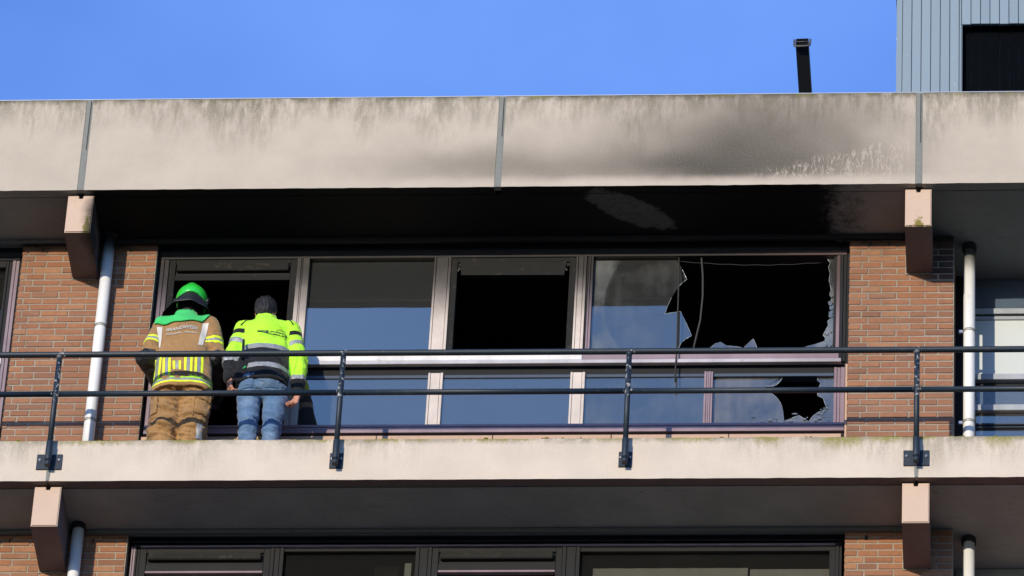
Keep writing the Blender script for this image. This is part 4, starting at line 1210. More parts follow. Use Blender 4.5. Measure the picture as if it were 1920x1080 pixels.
def np_obj(name, V, F, mats, parent, smooth=True, mi=None, label=None):
    off = np.array(absloc(parent))
    me = bpy.data.meshes.new(name)
    me.from_pydata([tuple(v) for v in (V - off)], [], [tuple(int(i) for i in f) for f in F])
    if smooth: me.polygons.foreach_set('use_smooth', [True] * len(me.polygons))
    for m_ in (mats if isinstance(mats, (list, tuple)) else [mats]): me.materials.append(m_)
    if mi is not None: me.polygons.foreach_set('material_index', [int(i) for i in mi])
    o = bpy.data.objects.new(name, me); COL.objects.link(o); o.parent = parent
    if label: o['label'] = label
    return o

class Cloth:
    """a garment mesh that can be cut along planes and have bands lifted off it as parts of their own"""
    def __init__(self, V, F):
        self.bm = bmesh.new()
        vs = [self.bm.verts.new(v) for v in V]
        for f in F:
            try: self.bm.faces.new([vs[i] for i in f])
            except ValueError: pass
        self.bm.normal_update()
    def classify(self, fn):
        self.L = self.bm.faces.layers.int.new('region')
        for f in self.bm.faces: f[self.L] = fn(f.calc_center_median())
    def slice(self, p, n, reg):
        n = Vector(n).normalized(); p = Vector(p)
        fs = [f for f in self.bm.faces if f[self.L] == reg]
        g = list({v for f in fs for v in f.verts}) + list({e for f in fs for e in f.edges}) + fs
        bmesh.ops.bisect_plane(self.bm, geom=g, plane_co=p, plane_no=n, dist=1e-5)
    def band(self, p, n, t0, t1, reg):
        """cut a region between offsets t0..t1 along n from p; returns the test for faces of the band"""
        n = Vector(n).normalized(); p = Vector(p)
        if t0 > -50: self.slice(p + n * t0, n, reg)
        if t1 < 50: self.slice(p + n * t1, n, reg)
        return lambda f: f[self.L] == reg and t0 <= (f.calc_center_median() - p).dot(n) <= t1
    def lift(self, name, test, mat, parent, off=0.0022):
        self.bm.normal_update()
        fs = [f for f in self.bm.faces if test(f)]
        if not fs: return None
        b2 = bmesh.new(); mp = {}
        for f in fs:
            for v in f.verts:
                if v not in mp: mp[v] = b2.verts.new(v.co + v.normal * off)
        for f in fs: b2.faces.new([mp[v] for v in f.verts]).smooth = True
        rim = [e for e in b2.edges if e.is_boundary]
        inv = {w: v for v, w in mp.items()}
        down = {}
        for e in rim:
            for w in e.verts:
                if w not in down: down[w] = b2.verts.new(inv[w].co - inv[w].normal * 0.001)
        for e in rim:
            a, b = e.verts
            b2.faces.new((a, b, down[b], down[a]))
        bmesh.ops.recalc_face_normals(b2, faces=b2.faces)
        return build(name, b2, mat, parent)
    def paint(self, test, i):
        for f in self.bm.faces:
            if test(f): f.material_index = i
    def tree(self): return BVHTree.FromBMesh(self.bm)
    def done(self, name, mats, parent, label=None):
        for f in self.bm.faces: f.smooth = True
        return build(name, self.bm, mats, parent, label=label)

def onto(tree, x, z, off, y0=-0.6):
    """point on the back of a garment, reached by going straight forward at (x, z)"""
    hit = tree.ray_cast(Vector((x, y0, z)), Vector((0, 1, 0)))
    if hit[0] is None:
        hit = tree.find_nearest(Vector((x, 0.25, z)))
    return hit[0] + Vector((0, -1, 0)) * off * 0.6 + hit[1] * off * 0.6 * (1 if hit[1].y < 0 else -1)

def patch(name, tree, top, bot, mat, parent, rows=6, off=0.003, sub=4, thick=0.0):
    def dense(pl):
        o = []
        for (a, b), (c, d) in zip(pl, pl[1:]):
            for i in range(sub): o.append((a + (c - a) * i / sub, b + (d - b) * i / sub))
        return o + [pl[-1]]
    T, B = dense(top), dense(bot)
    bm = bmesh.new(); grid = []
    for j in range(rows + 1):
        t = j / rows
        grid.append([bm.verts.new(onto(tree, a[0] + (b[0] - a[0]) * t, a[1] + (b[1] - a[1]) * t, off)) for a, b in zip(T, B)])
    for r0, r1 in zip(grid, grid[1:]):
        for i in range(len(r0) - 1): bm.faces.new((r0[i], r1[i], r1[i + 1], r0[i + 1])).smooth = True
    if thick:
        r = bmesh.ops.extrude_face_region(bm, geom=list(bm.faces))
        bmesh.ops.translate(bm, verts=[v for v in r['geom'] if isinstance(v, bmesh.types.BMVert)], vec=(0, thick, 0))
    bmesh.ops.recalc_face_normals(bm, faces=bm.faces)
    return build(name, bm, mat, parent)

def lettering(name, text, tree, x, z, size, mat, parent, width=None, tilt=0.0, off=0.004, bold=0.0, wave=None):
    cu = bpy.data.curves.new('tmp', 'FONT'); cu.body = text; cu.size = size; cu.align_x = 'CENTER'; cu.align_y = 'CENTER'; cu.offset = bold; cu.resolution_u = 3
    to = bpy.data.objects.new('tmp', cu); COL.objects.link(to)
    bpy.context.view_layer.update()
    dg = bpy.context.evaluated_depsgraph_get()
    me = bpy.data.meshes.new_from_object(to.evaluated_get(dg))
    bpy.data.objects.remove(to)
    bm = bmesh.new(); bm.from_mesh(me); bpy.data.meshes.remove(me)
    xs = [v.co.x for v in bm.verts]; w = max(xs) - min(xs); sx = (width / w) if width else 1.0
    bmesh.ops.triangulate(bm, faces=bm.faces)
    for v in bm.verts:
        lx, lz = v.co.x * sx, v.co.y
        dz = wave(lx) if wave else 0.0
        v.co = onto(tree, x + lx, z + lz + lx * tilt + dz, off)
    bmesh.ops.recalc_face_normals(bm, faces=bm.faces)
    for f in bm.faces:
        if f.normal.y > 0: f.normal_flip()
    return build(name, bm, mat, parent)

def fabric(name, col, rough=0.85, weave=320.0, var=0.12, sheen=0.2, spec=0.2, emitlike=None, blot=None):
    g = NT(name)
    c = g.mix(g.rng(g.noise(5.0, 4.0, 0.6), 0.3, 0.7), tuple(v * (1 - var) for v in col), tuple(min(1.0, v * (1 + var)) for v in col))
    if blot: c = g.mix(g.mul(g.rng(g.noise(7.0, 5.0, 0.65), 0.48, 0.68), blot[1]), c, blot[0])
    cr = g.noise(11.0, 5.0, 0.62, vec=g.scale((1.0, 1.0, 1.7)), dist=0.6)
    nb_ = g.bump(cr, 0.45, 0.03)
    M[name] = g.shader(g.pbr(c, rough, 0.0, g.bump(g.noise(weave, 2.0, 0.6), 0.18, 0.002, nb_), spec, 0.0, sheen))
fabric('fire_tan', (0.295, 0.166, 0.064), blot=((0.21, 0.115, 0.044), 0.65))
fabric('hi_vis', (0.39, 0.78, 0.035), var=0.06, sheen=0.1)
fabric('hi_vis_yellow', (0.66, 0.82, 0.03), var=0.06, sheen=0.1)
fabric('hi_vis_lime', (0.33, 0.66, 0.03), var=0.06, sheen=0.1)
fabric('cloth_black', (0.0095, 0.010, 0.012), sheen=0.1)
fabric('cape_green', (0.045, 0.47, 0.12), var=0.08, sheen=0.1)
fabric('denim', (0.082, 0.150, 0.262), weave=420.0, blot=((0.16, 0.235, 0.34), 0.7))
fabric('denim_dark', (0.05, 0.085, 0.15), weave=420.0)
fabric('leather_black', (0.012, 0.012, 0.012), rough=0.5, sheen=0.0, spec=0.4)
simple('reflective_silver', (0.27, 0.285, 0.285, 1), 0.5, 0.25, var=0.12, vscale=40)
simple('reflective_white', (0.55, 0.52, 0.46, 1), 0.6, 0.1, var=0.12, vscale=60)
simple('print_silver', (0.40, 0.38, 0.34, 1), 0.6, 0.0, var=0.1)
simple('print_faint', (0.17, 0.47, 0.23, 1), 0.6, 0.0, var=0.1)
simple('print_black', (0.012, 0.02, 0.012, 1), 0.7)
simple('print_olive', (0.30, 0.46, 0.05, 1), 0.7)
simple('helmet_green', (0.025, 0.50, 0.045, 1), 0.28, 0.0, var=0.05, coat=0.5)
simple('helmet_black', (0.012, 0.012, 0.013, 1), 0.4)
simple('neck_curtain', (0.011, 0.011, 0.015, 1), 0.55, var=0.3)
simple('eye_white', (0.75, 0.73, 0.70, 1), 0.2)
def mat_skin():
    g = NT('skin')
    c = g.mix(g.noise(22.0, 4.0, 0.6), (0.40, 0.175, 0.115), (0.52, 0.265, 0.185))
    s = g.n('ShaderNodeBsdfPrincipled'); g.set(s.inputs['Base Color'], c); g.set(s.inputs['Roughness'], 0.5); g.set(s.inputs['Subsurface Weight'], 0.12); g.set(s.inputs['Subsurface Radius'], (0.01, 0.004, 0.002))
    M['skin'] = g.shader(s.outputs[0])
    g = NT('hair')
    c = g.mix(g.noise(60.0, 3.0, 0.7, vec=g.scale((2.5, 2.5, 0.5))), (0.004, 0.004, 0.0045), (0.024, 0.023, 0.023))
    M['hair'] = g.shader(g.pbr(c, 0.5, 0.0, g.bump(g.noise(130.0, 2.0, 0.7, vec=g.scale((2.2, 2.2, 0.35))), 0.9, 0.006), 0.35))
mat_skin()

V3 = lambda *a: np.array(a, float)
def hand(S, wrist, dirv, palmn, curl, k=0.006, thumb_side=1.0):
    """palm, four unequal fingers with two bends each and a thumb leaving the side of the palm"""
    d = dirv / np.linalg.norm(dirv); n = palmn - d * (palmn @ d); n /= np.linalg.norm(n); s = np.cross(d, n) * thumb_side
    c = wrist + d * 0.048
    S.cap(wrist, wrist + d * 0.03, 0.026, 0.030, 0.01, flat=(n, 0.62))
    for t in (-0.026, -0.009, 0.009, 0.026):
        S.cap(wrist + d * 0.015 + s * t * 0.7, wrist + d * 0.085 + s * t, 0.0145, 0.0125, 0.008)
    for t, ln in ((0.028, 0.070), (0.0095, 0.079), (-0.0095, 0.074), (-0.028, 0.058)):
        p = wrist + d * 0.086 + s * t; ang = 0.0; r = 0.0090
        for q, fr in enumerate((0.46, 0.31, 0.23)):
            ang += curl * (0.75, 1.15, 0.85)[q]
            v = d * math.cos(ang) + n * math.sin(ang)
            e = p + v * ln * fr
            S.cap(p, e, r, r * 0.93, k * 0.5); p = e; r *= 0.93
    p = wrist + d * 0.028 + s * 0.028
    v1 = d * 0.75 + s * 0.55 + n * 0.35; v1 /= np.linalg.norm(v1); e = p + v1 * 0.042
    S.cap(p, e, 0.0125, 0.0105, k)
    v2 = d * 0.85 - s * 0.10 + n * 0.55; v2 /= np.linalg.norm(v2)
    S.cap(e, e + v2 * 0.032, 0.0105, 0.0085, k * 0.5)

def head(S, c, tilt, sc=1.0, yaw=0.0):
    """skull, face and ears; the face looks along +Y, bowed by tilt and turned by yaw"""
    ct, st = math.cos(tilt), math.sin(tilt); cy, sy = math.cos(yaw), math.sin(yaw)
    def P(x, y, z):
        y2, z2 = y * ct + z * st, -y * st + z * ct
        return V3(c[0] + (x * cy + y2 * sy) * sc, c[1] + (-x * sy + y2 * cy) * sc, c[2] + z2 * sc)
    S.ell(P(0, -0.012, 0.025), np.array((0.078, 0.098, 0.092)) * sc, 0.02)
    S.ell(P(0, 0.025, -0.04), np.array((0.062, 0.068, 0.085)) * sc, 0.03)
    S.cap(P(-0.03, 0.06, -0.095), P(0.03, 0.06, -0.095), 0.03 * sc, 0.03 * sc, 0.02)       # chin
    S.cap(P(0, 0.086, 0.012), P(0, 0.106, -0.03), 0.010 * sc, 0.016 * sc, 0.012)           # nose
    S.cap(P(-0.035, 0.083, 0.024), P(0.035, 0.083, 0.024), 0.012 * sc, 0.012 * sc, 0.012)  # brow
    S.cap(P(-0.02, 0.085, -0.062), P(0.02, 0.085, -0.062), 0.009 * sc, 0.009 * sc, 0.008)  # lips
    S.cap(P(-0.026, 0.085, -0.0625), P(0.026, 0.085, -0.0625), 0.0035, 0.0035, 0, sub=True)
    for q in (-1, 1):
        S.ell(P(q * 0.031, 0.088, 0.002), np.array((0.014, 0.010, 0.009)) * sc, 0, sub=True)
        S.cap(P(q * 0.079, -0.008, 0.018), P(q * 0.076, 0.0, -0.025), 0.016 * sc, 0.011 * sc, 0.006, flat=((1, 0, 0), 0.5))
    return P

def fold(p, seeds, amp):
    """creases: slanting folds, long across the limb, with a few sharp pinches"""
    s = 0.0
    for (fx, fy, fz, w) in seeds:
        q = (p[0] * fx + p[2] * fz * 0.16, p[1] * fy, p[2] * fz + p[0] * fx * 0.55)
        a = mnoise.noise(q)
        s += w * (a * 0.9 - 0.55 * max(0.0, 0.16 - abs(a)) * 3.0)
    return amp * s

# ------------------------------------------------------------------ the salvage man in jeans and hi-vis jacket
man = empty('person', (1.53, 0.30, FLOOR))
tag(man, 'grey-haired man in yellow and black hi-vis jacket and jeans, leaning into the open window', 'person')
LH, LK, LA_ = V3(1.428, 0.285, -1.82), V3(1.440, 0.292, -2.16), V3(1.452, 0.33, -2.53)
RH, RK, RA_ = V3(1.634, 0.285, -1.82), V3(1.625, 0.292, -2.16), V3(1.612, 0.33, -2.53)
PEL = V3(1.53, 0.255, -1.72); CH = V3(1.513, 0.375, -1.20); NB = V3(1.492, 0.445, -1.04); HC = V3(1.468, 0.500, -0.842)
LS, LE, LW = V3(1.335, 0.375, -1.125), V3(1.268, 0.315, -1.44), V3(1.272, 0.250, -1.70)
RS, RE, RW = V3(1.695, 0.375, -1.130), V3(1.788, 0.320, -1.47), V3(1.800, 0.285, -1.84)
LHAND, RHAND = V3(0.10, 0.02, -1.0), V3(-0.18, -0.10, -1.0)
S = SDF((1.10, -0.05, FLOOR), (1.96, 0.80, -0.62), 0.009)
for a, b, r0, r1 in ((LH, LK, .070, .050), (LK, LA_, .048, .036), (RH, RK, .070, .050), (RK, RA_, .048, .036)): S.cap(a, b, r0, r1, .01)
S.cap(LA_, LA_ + V3(-.01, .15, -.055), .034, .030, .02); S.cap(RA_, RA_ + V3(.01, .15, -.055), .034, .030, .02)
S.cap(PEL, CH, .120, .130, .05, flat=((0, 1, -.25), .66)); S.cap(LH + V3(0, -.01, .06), RH + V3(0, -.01, .06), .075, .075, .03)
S.cap(LS, RS, .06, .06, .05); S.cap(CH, NB, .09, .06, .05); S.cap(NB, HC - V3(0, .02, .02), .052, .052, .03)
for a, b, r0, r1 in ((LS, LE, .046, .036), (LE, LW, .036, .026), (RS, RE, .046, .036), (RE, RW, .036, .026)): S.cap(a, b, r0, r1, .02)
HP = head(S, HC, 0.30, 1.02, 0.10)
V, F = S.mesh(1)
# hands on a finer lattice, then welded on at the wrists by overlap
BV, BF = [V], [F]
for W_, D_, N_, ts in ((LW, LHAND, V3(0.75, 0.45, 0.1), -1.0), (RW, RHAND, V3(-0.55, -0.55, -0.1), 1.0)):
    lo_, hi_ = W_ - 0.16, W_ + 0.16
    S = SDF(lo_, hi_, 0.0032); d_ = D_ / np.linalg.norm(D_)
    S.cap(W_ - d_ * 0.06, W_ + d_ * 0.01, 0.028, 0.026, 0.01)
    hand(S, W_ + d_ * 0.005, D_, N_, 0.72, thumb_side=ts)
    V, F = S.mesh(1); BF.append(F + sum(len(q) for q in BV)); BV.append(V)
np_obj('body', np.concatenate(BV), np.concatenate(BF), M['skin'], man)
for q in (-1, 1):
    bm = bmesh.new(); bmesh.ops.create_uvsphere(bm, u_segments=12, v_segments=8, radius=0.012, matrix=Matrix.Translation(HP(q * 0.031, 0.078, 0.002)))
    build('eye', bm, M['eye_white'], man, True)
# hair: a cap over the skull with combed relief
S = SDF(HC - 0.18, HC + 0.18, 0.005)
S.ell(HP(0, -0.018, 0.036), (0.087, 0.104, 0.096), 0.01)
S.ell(HP(0, -0.060, -0.035), (0.070, 0.052, 0.085), 0.03)
S.ell(HP(0, 0.10, -0.035), (0.085, 0.090, 0.080), 0, sub=True)
for q in (-1, 1): S.ell(HP(q * 0.088, 0.012, -0.015), (0.026, 0.024, 0.038), 0, sub=True)
V, F = S.mesh(2, lambda p: 0.010 * mnoise.noise((p[0] * 75, p[1] * 45, p[2] * 16)) + 0.006 * mnoise.noise((p[0] * 24, p[1] * 24, p[2] * 20)))
np_obj('hair', V, F, M['hair'], man)
# jeans
S = SDF((1.22, 0.03, FLOOR), (1.84, 0.56, -1.50), 0.0075)
for a, b, r0, r1 in ((LH, LK, .099, .074), (LK, LA_, .072, .062), (RH, RK, .099, .074), (RK, RA_, .072, .062)): S.cap(a, b, r0, r1, .012)
S.cap(LA_, LA_ - V3(0, 0, .045), .066, .072, .01); S.cap(RA_, RA_ - V3(0, 0, .045), .066, .072, .01)
S.cap(PEL + V3(-.07, -.02, -.05), PEL + V3(.07, -.02, -.05), .108, .108, .04); S.cap(PEL, PEL + V3(0, .03, .15), .15, .14, .04, flat=((0, 1, 0), .72))
S.cut((0, 0, -1.60), (0, 0, 1)); S.cut((0, 0, FLOOR + 0.028), (0, 0, -1))
def wj(p):
    knee = math.exp(-((p[2] + 2.17) / 0.13) ** 2); ank = math.exp(-((p[2] + 2.50) / 0.10) ** 2); cr = math.exp(-((p[2] + 1.86) / 0.10) ** 2)
    return fold(p, ((9, 9, 26, 1.0), (17, 17, 34, .6), (34, 34, 52, .35)), 0.0045 + 0.009 * knee + 0.012 * ank + 0.009 * cr)
V, F = S.mesh(2, wj)
jn = Cloth(V, F); jt = jn.tree()
jeans = jn.done('jeans', M['denim'], man)
for sx_ in (1.415, 1.612):
    patch('back_pocket', jt, [(sx_ - .062, -1.735), (sx_ + .062, -1.735)], [(sx_ - .052, -1.85), (sx_, -1.872), (sx_ + .052, -1.85)][::2], M['denim'], jeans, 5, 0.005, 6)
    patch('pocket_seam', jt, [(sx_ - .064, -1.733), (sx_ + .064, -1.733)], [(sx_ - .063, -1.742), (sx_ + .063, -1.742)], M['denim_dark'], jeans, 1, 0.0065, 6)
# shoes
for A_, q in ((LA_, -1), (RA_, 1)):
    S = SDF(A_ - V3(.09, .12, .13), A_ + V3(.09, .28, .08), 0.006)
    S.cap(A_ + V3(0, -.02, -.045), A_ + V3(q * .012, .17, -.050), .045, .040, .02, flat=((0, 0, 1), .8)); S.cap(A_, A_ - V3(0, 0, .04), .045, .05, .03)
    S.cut((0, 0, FLOOR + 0.001), (0, 0, -1)); V, F = S.mesh(1); np_obj('shoe', V, F, M['leather_black'], man)
# jacket
TAX = CH - PEL; TAX = TAX / np.linalg.norm(TAX)
HEM = -1.800
S = SDF((1.10, -0.02, -1.92), (1.96, 0.66, -0.84), 0.0075)
S.cap(PEL + V3(-.055, -.025, -.10), CH + V3(-.045, -.01, .0), .150, .142, .03, flat=((0, 1, -.22), .80)); S.cap(PEL + V3(.055, -.025, -.10), CH + V3(.045, -.01, .0), .150, .142, .05, flat=((0, 1, -.22), .80))
S.cap(LS, RS, .072, .072, .06); S.cap(CH, NB, .13, .105, .06)
S.cap(NB - V3(0, .005, .06), NB + V3(-.010, .020, .15), .094, .080, .035)
S.cut((0, 0, 0), (0, 0, 1)) if False else None
# keep the torso's hem before the sleeves are added
sl, P_ = S._sub(S.lo, S.lo + S.h * S.n)
S.d = np.maximum(S.d, (HEM - P_[..., 2] - 0.10 * (P_[..., 1] - 0.2)).astype(np.float32))
nb = np.array(NB + V3(-.010, .02, .132), np.float32)
S.d = np.maximum(S.d, ((P_ - nb) @ np.array((0, -.35, .94), np.float32)).astype(np.float32))
for a, b, r0, r1 in ((LS, LE, .080, .068), (LE, LW, .068, .052), (RS, RE, .080, .068), (RE, RW - V3(0, 0, -.03), .068, .055)): S.cap(a, b, r0, r1, .018)
def wm(p):
    el = math.exp(-((p[2] + 1.46) / 0.10) ** 2) if (p[0] < 1.345 or p[0] > 1.72) else 0.0
    lowb = math.exp(-((p[2] + 1.62) / 0.16) ** 2)
    return fold(p, ((8, 8, 12, 1.0), (19, 19, 11, .6), (34, 34, 24, .3)), 0.009 + 0.010 * el) + 0.016 * lowb * math.sin((p[0] - 1.44) * 13.0) * (1 if p[1] < 0.25 else 0)
V, F = S.mesh(2, wm)
jk = Cloth(V, F)
def seg_d(c, a, b):
    ax, ay, az = b[0] - a[0], b[1] - a[1], b[2] - a[2]; px, py, pz = c.x - a[0], c.y - a[1], c.z - a[2]
    t = min(1.0, max(0.0, (px * ax + py * ay + pz * az) / (ax * ax + ay * ay + az * az)))
    return math.sqrt((px - t * ax) ** 2 + (py - t * ay) ** 2 + (pz - t * az) ** 2)
def is_arm(c, s_, e_, w_): return min(seg_d(c, s_, e_), seg_d(c, e_, w_))
def man_region(c):
    if c.x < 1.5:
        return 1 if (c.x < 1.352 - max(0.0, (-1.30 - c.z)) * 0.02 and is_arm(c, LS, LE, LW) < 0.105) else 0
    return 2 if (c.x > 1.700 + max(0.0, (-1.25 - c.z)) * 0.06 and is_arm(c, RS, RE, RW) < 0.105) else 0
jk.classify(man_region)
NZ = (0.06, -0.16, 1.0)
O0 = V3(1.53, 0.12, 0.0)
b1 = jk.band(O0, NZ, -1.436, -1.382, 0)
b2 = jk.band(O0, NZ, -1.655, -1.605, 0)
up_arm_L, fo_arm_L = LE - LS, LW - LE
aL1 = jk.band(LS, up_arm_L, 0.065, 0.105, 1); aL2 = jk.band(LS, up_arm_L, 0.165, 0.210, 1); aL3 = jk.band(LE, fo_arm_L, 0.040, 0.090, 1)
up_arm_R, fo_arm_R = RE - RS, RW - RE
aR1 = jk.band(RS, up_arm_R, 0.085, 0.125, 2); aR2 = jk.band(RS, up_arm_R, 0.185, 0.230, 2); aR3 = jk.band(RE, fo_arm_R, 0.190, 0.235, 2)
k0 = jk.band(O0, NZ, -99, -1.43, 0); k1 = jk.band(LE, fo_arm_L, 0.087, 99, 1); k2 = jk.band(RE, fo_arm_R, 0.232, 99, 2)
for t in (k0, k1, k2, aL1, aR1): jk.paint(t, 1)
jk.paint(lambda f: (f.calc_center_median().y > 0.475 and f.calc_center_median().z < -1.12) or (f[jk.L] == 2 and f.calc_center_median().z < -1.22 and f.calc_center_median().y > 0.33 + 0.10 * (f.calc_center_median().z + 1.46)), 1)  # front faces blackened: shade for their reflection in the pane, put in colour
jtree = jk.tree()
lifted = [('reflective_band', t) for t in (b1, b2, aL2, aL3, aR2, aR3)]
class _P: pass
holder = empty('jacket_holder', (1.53, 0.30, FLOOR)); holder_parts = []
for nm, t in lifted: holder_parts.append(jk.lift(nm, t, M['reflective_silver'], holder))
jacket = jk.done('jacket', [M['hi_vis'], M['cloth_black']], man, 'fluorescent yellow jacket with black lower half and silver bands')
for o in holder_parts:
    if o: o.parent = jacket
bpy.data.objects.remove(holder)
for o in holder_parts:
    if o:   # the holder and the jacket share an origin
        o.location = (0, 0, 0)
# shoulder piping
for pl in ([(1.385, -1.050), (1.350, -1.085), (1.315, -1.140)], [(1.655, -1.045), (1.690, -1.080), (1.722, -1.135)]):
    bm = bmesh.new(); tube(bm, [onto(jtree, a, b, 0.002) for a, b in pl], 0.006, 8); build('piping', bm, M['cloth_black'], jacket, True)
# the printed badge: black tab, rounded end, rings
LX, LZ = 1.575, -1.262
wv = lambda lx: 0.018 * (1 / (1 + math.exp((lx + 0.055) * 60))) 
tab_t, tab_b = [], []
for i in range(29):
    lx = -0.118 + 0.225 * i / 28
    hgt = 0.0115 + 0.0075 / (1 + math.exp(-(lx + 0.045) * 90))
    e = max(0.0, lx - 0.090); hgt = math.sqrt(max(0.0, hgt ** 2 - (e * 1.1) ** 2)) if e > 0 else hgt
    tab_t.append((LX + lx, LZ + hgt + wv(lx))); tab_b.append((LX + lx, LZ - hgt + wv(lx)))
patch('badge', jtree, tab_t, tab_b, M['print_black'], jacket, 3, 0.0028, 1)
lettering('lettering', 'Salvage', jtree, LX + 0.030, LZ - 0.0005, 0.040, M['hi_vis'], jacket, 0.128, 0.0, 0.005, 0.0012, wave=lambda lx: wv(lx + 0.030))
lettering('lettering', 'STICHTING', jtree, LX - 0.080, LZ + 0.001, 0.014, M['hi_vis'], jacket, 0.062, 0.0, 0.005, 0.0002, wave=lambda lx: wv(lx - 0.080))
for r, a0, a1 in ((0.050, -70, 150), (0.042, -60, 165), (0.034, -10, 120)):
    pts = [onto(jtree, LX + 0.070 + r * 1.05 * math.cos(math.radians(a)), LZ + 0.006 + r * math.sin(math.radians(a)), 0.0022) for a in np.linspace(a0, a1, 26)]
    bm = bmesh.new(); tube(bm, pts, 0.0011, 5); build('ring_print', bm, M['print_olive'], jacket)
bm = bmesh.new(); tube(bm, [onto(jtree, LX + lx, LZ - 0.036 + wv(lx), 0.0022) for lx in np.linspace(-0.105, 0.085, 22)], 0.0010, 5); build('line_print', bm, M['print_olive'], jacket)

# black bag slung at his left side
bag = empty('shoulder_bag', (1.352, 0.135, -1.78))
tag(bag, 'small black shoulder bag hanging between the hi-vis man\'s left arm and back', 'bag')
S = SDF((1.24, 0.02, -1.86), (1.46, 0.30, -1.42), 0.006)
S.cap((1.372, 0.165, -1.58), (1.345, 0.165, -1.76), .034, .036, .01, flat=((0, 1, 0), .6)); S.cap((1.392, 0.165, -1.60), (1.366, 0.165, -1.77), .030, .032, .01, flat=((0, 1, 0), .6))
V, F = S.mesh(2, lambda p: fold(p, ((14, 14, 14, 1),), 0.008)); np_obj('bag_body', V, F, M['cloth_black'], bag)
bm = bmesh.new(); tube(bm, [(1.372, 0.125, -1.60), (1.376, 0.120, -1.53), (1.372, 0.140, -1.45), (1.362, 0.20, -1.36)], 0.011, 10); build('strap', bm, M['leather_black'], bag, True)
bm = bmesh.new(); tube(bm, [(1.352, 0.105, -1.596), (1.358, 0.106, -1.580), (1.364, 0.107, -1.592), (1.372, 0.108, -1.572)], 0.0028, 6); build('white_tag', bm, M['white_strip'], bag, True)
bm = bmesh.new(); tube(bm, [(1.392, 0.110, -1.712), (1.410, 0.108, -1.690)], 0.006, 8); build('green_tag', bm, M['cape_green'], bag, True)

# ------------------------------------------------------------------ the firefighter
ff = empty('person', (0.90, 0.32, FLOOR))
tag(ff, 'firefighter in tan turnout suit and green helmet, back turned, at the open window', 'person')
LH, LK, LA_ = V3(0.805, 0.29, -1.80), V3(0.795, 0.30, -2.16), V3(0.790, 0.33, -2.53)
RH, RK, RA_ = V3(1.025, 0.29, -1.80), V3(1.015, 0.30, -2.16), V3(1.010, 0.33, -2.53)
PEL = V3(0.915, 0.265, -1.72); CH = V3(0.878, 0.365, -1.20); NB = V3(0.868, 0.420, -1.03); HC = V3(0.882, 0.480, -0.795)
LS, LE, LW = V3(0.700, 0.355, -1.118), V3(0.618, 0.300, -1.450), V3(0.700, 0.520, -1.56)
RS, RE, RW = V3(1.060, 0.355, -1.098), V3(1.145, 0.330, -1.435), V3(1.120, 0.560, -1.55)
S = SDF((0.48, -0.05, FLOOR), (1.32, 0.86, -0.58), 0.009)
for a, b, r0, r1 in ((LH, LK, .080, .054), (LK, LA_, .052, .038), (RH, RK, .080, .054), (RK, RA_, .052, .038)): S.cap(a, b, r0, r1, .03)
S.cap(LA_, LA_ + V3(-.01, .15, -.055), .034, .030, .02); S.cap(RA_, RA_ + V3(.01, .15, -.055), .034, .030, .02)
S.cap(PEL, CH, .13, .14, .05, flat=((0, 1, -.2), .66)); S.cap(LH, RH, .085, .085, .04)
S.cap(LS, RS, .06, .06, .05); S.cap(CH, NB, .09, .06, .05); S.cap(NB, HC - V3(0, .02, .02), .054, .054, .03)
for a, b, r0, r1 in ((LS, LE, .046, .036), (LE, LW, .036, .026), (RS, RE, .046, .036), (RE, RW, .036, .026)): S.cap(a, b, r0, r1, .02)
HP = head(S, HC, 0.32, 1.02, 0.12)
V, F = S.mesh(1); np_obj('body', V, F, M['skin'], ff)
for q in (-1, 1):
    bm = bmesh.new(); bmesh.ops.create_uvsphere(bm, u_segments=12, v_segments=8, radius=0.012, matrix=Matrix.Translation(HP(q * 0.031, 0.078, 0.002)))
    build('eye', bm, M['eye_white'], ff, True)
for W_, D_, N_, ts in ((LW, LW - LE, V3(0, 0, -1.0), 1.0), (RW, RW - RE, V3(0, 0, -1.0), -1.0)):
    S = SDF(W_ - 0.18, W_ + 0.18, 0.0045); d_ = D_ / np.linalg.norm(D_)
    S.cap(W_ - d_ * 0.09, W_ + d_ * 0.01, 0.046, 0.036, 0.01)
    hand(S, W_ + d_ * 0.005, D_, N_, 0.35, thumb_side=ts, k=0.012)
    S.d -= 0.003
    V, F = S.mesh(1); np_obj('glove', V, F, M['leather_black'], ff)
# turnout trousers
S = SDF((0.56, 0.02, FLOOR), (1.26, 0.58, -1.50), 0.0075)
for a, b, r0, r1 in ((LH, LK, .128, .116), (LK, LA_, .114, .098), (RH, RK, .128, .112), (RK, RA_, .110, .094)): S.cap(a, b, r0, r1, .02)
S.cap(LA_, LA_ - V3(0, 0, .02), .098, .094, .01); S.cap(RA_, RA_ - V3(0, 0, .02), .094, .092, .01)
S.cap(PEL + V3(-.08, -.02, -.05), PEL + V3(.08, -.02, -.05), .125, .125, .04); S.cap(PEL, PEL + V3(0, .03, .15), .16, .15, .04, flat=((0, 1, 0), .75))
S.cut((0, 0, -1.60), (0, 0, 1)); S.cut((0, 0, FLOOR + 0.05), (0, 0, -1))
def wt_(p):
    knee = math.exp(-((p[2] + 2.20) / 0.16) ** 2); cr = math.exp(-((p[2] + 1.92) / 0.14) ** 2)
    return fold(p, ((6, 6, 17, 1.0), (13, 13, 30, .6), (28, 28, 50, .35)), 0.010 + 0.024 * knee + 0.020 * cr)
V, F = S.mesh(2, wt_)
tr = Cloth(V, F); ttree = tr.tree()
trousers = tr.done('trousers', M['fire_tan'], ff)
patch('pocket', ttree, [(1.045, -1.90), (1.150, -1.905)], [(1.030, -2.075), (1.125, -2.085)], M['fire_tan'], trousers, 6, 0.012, 8, 0.008)
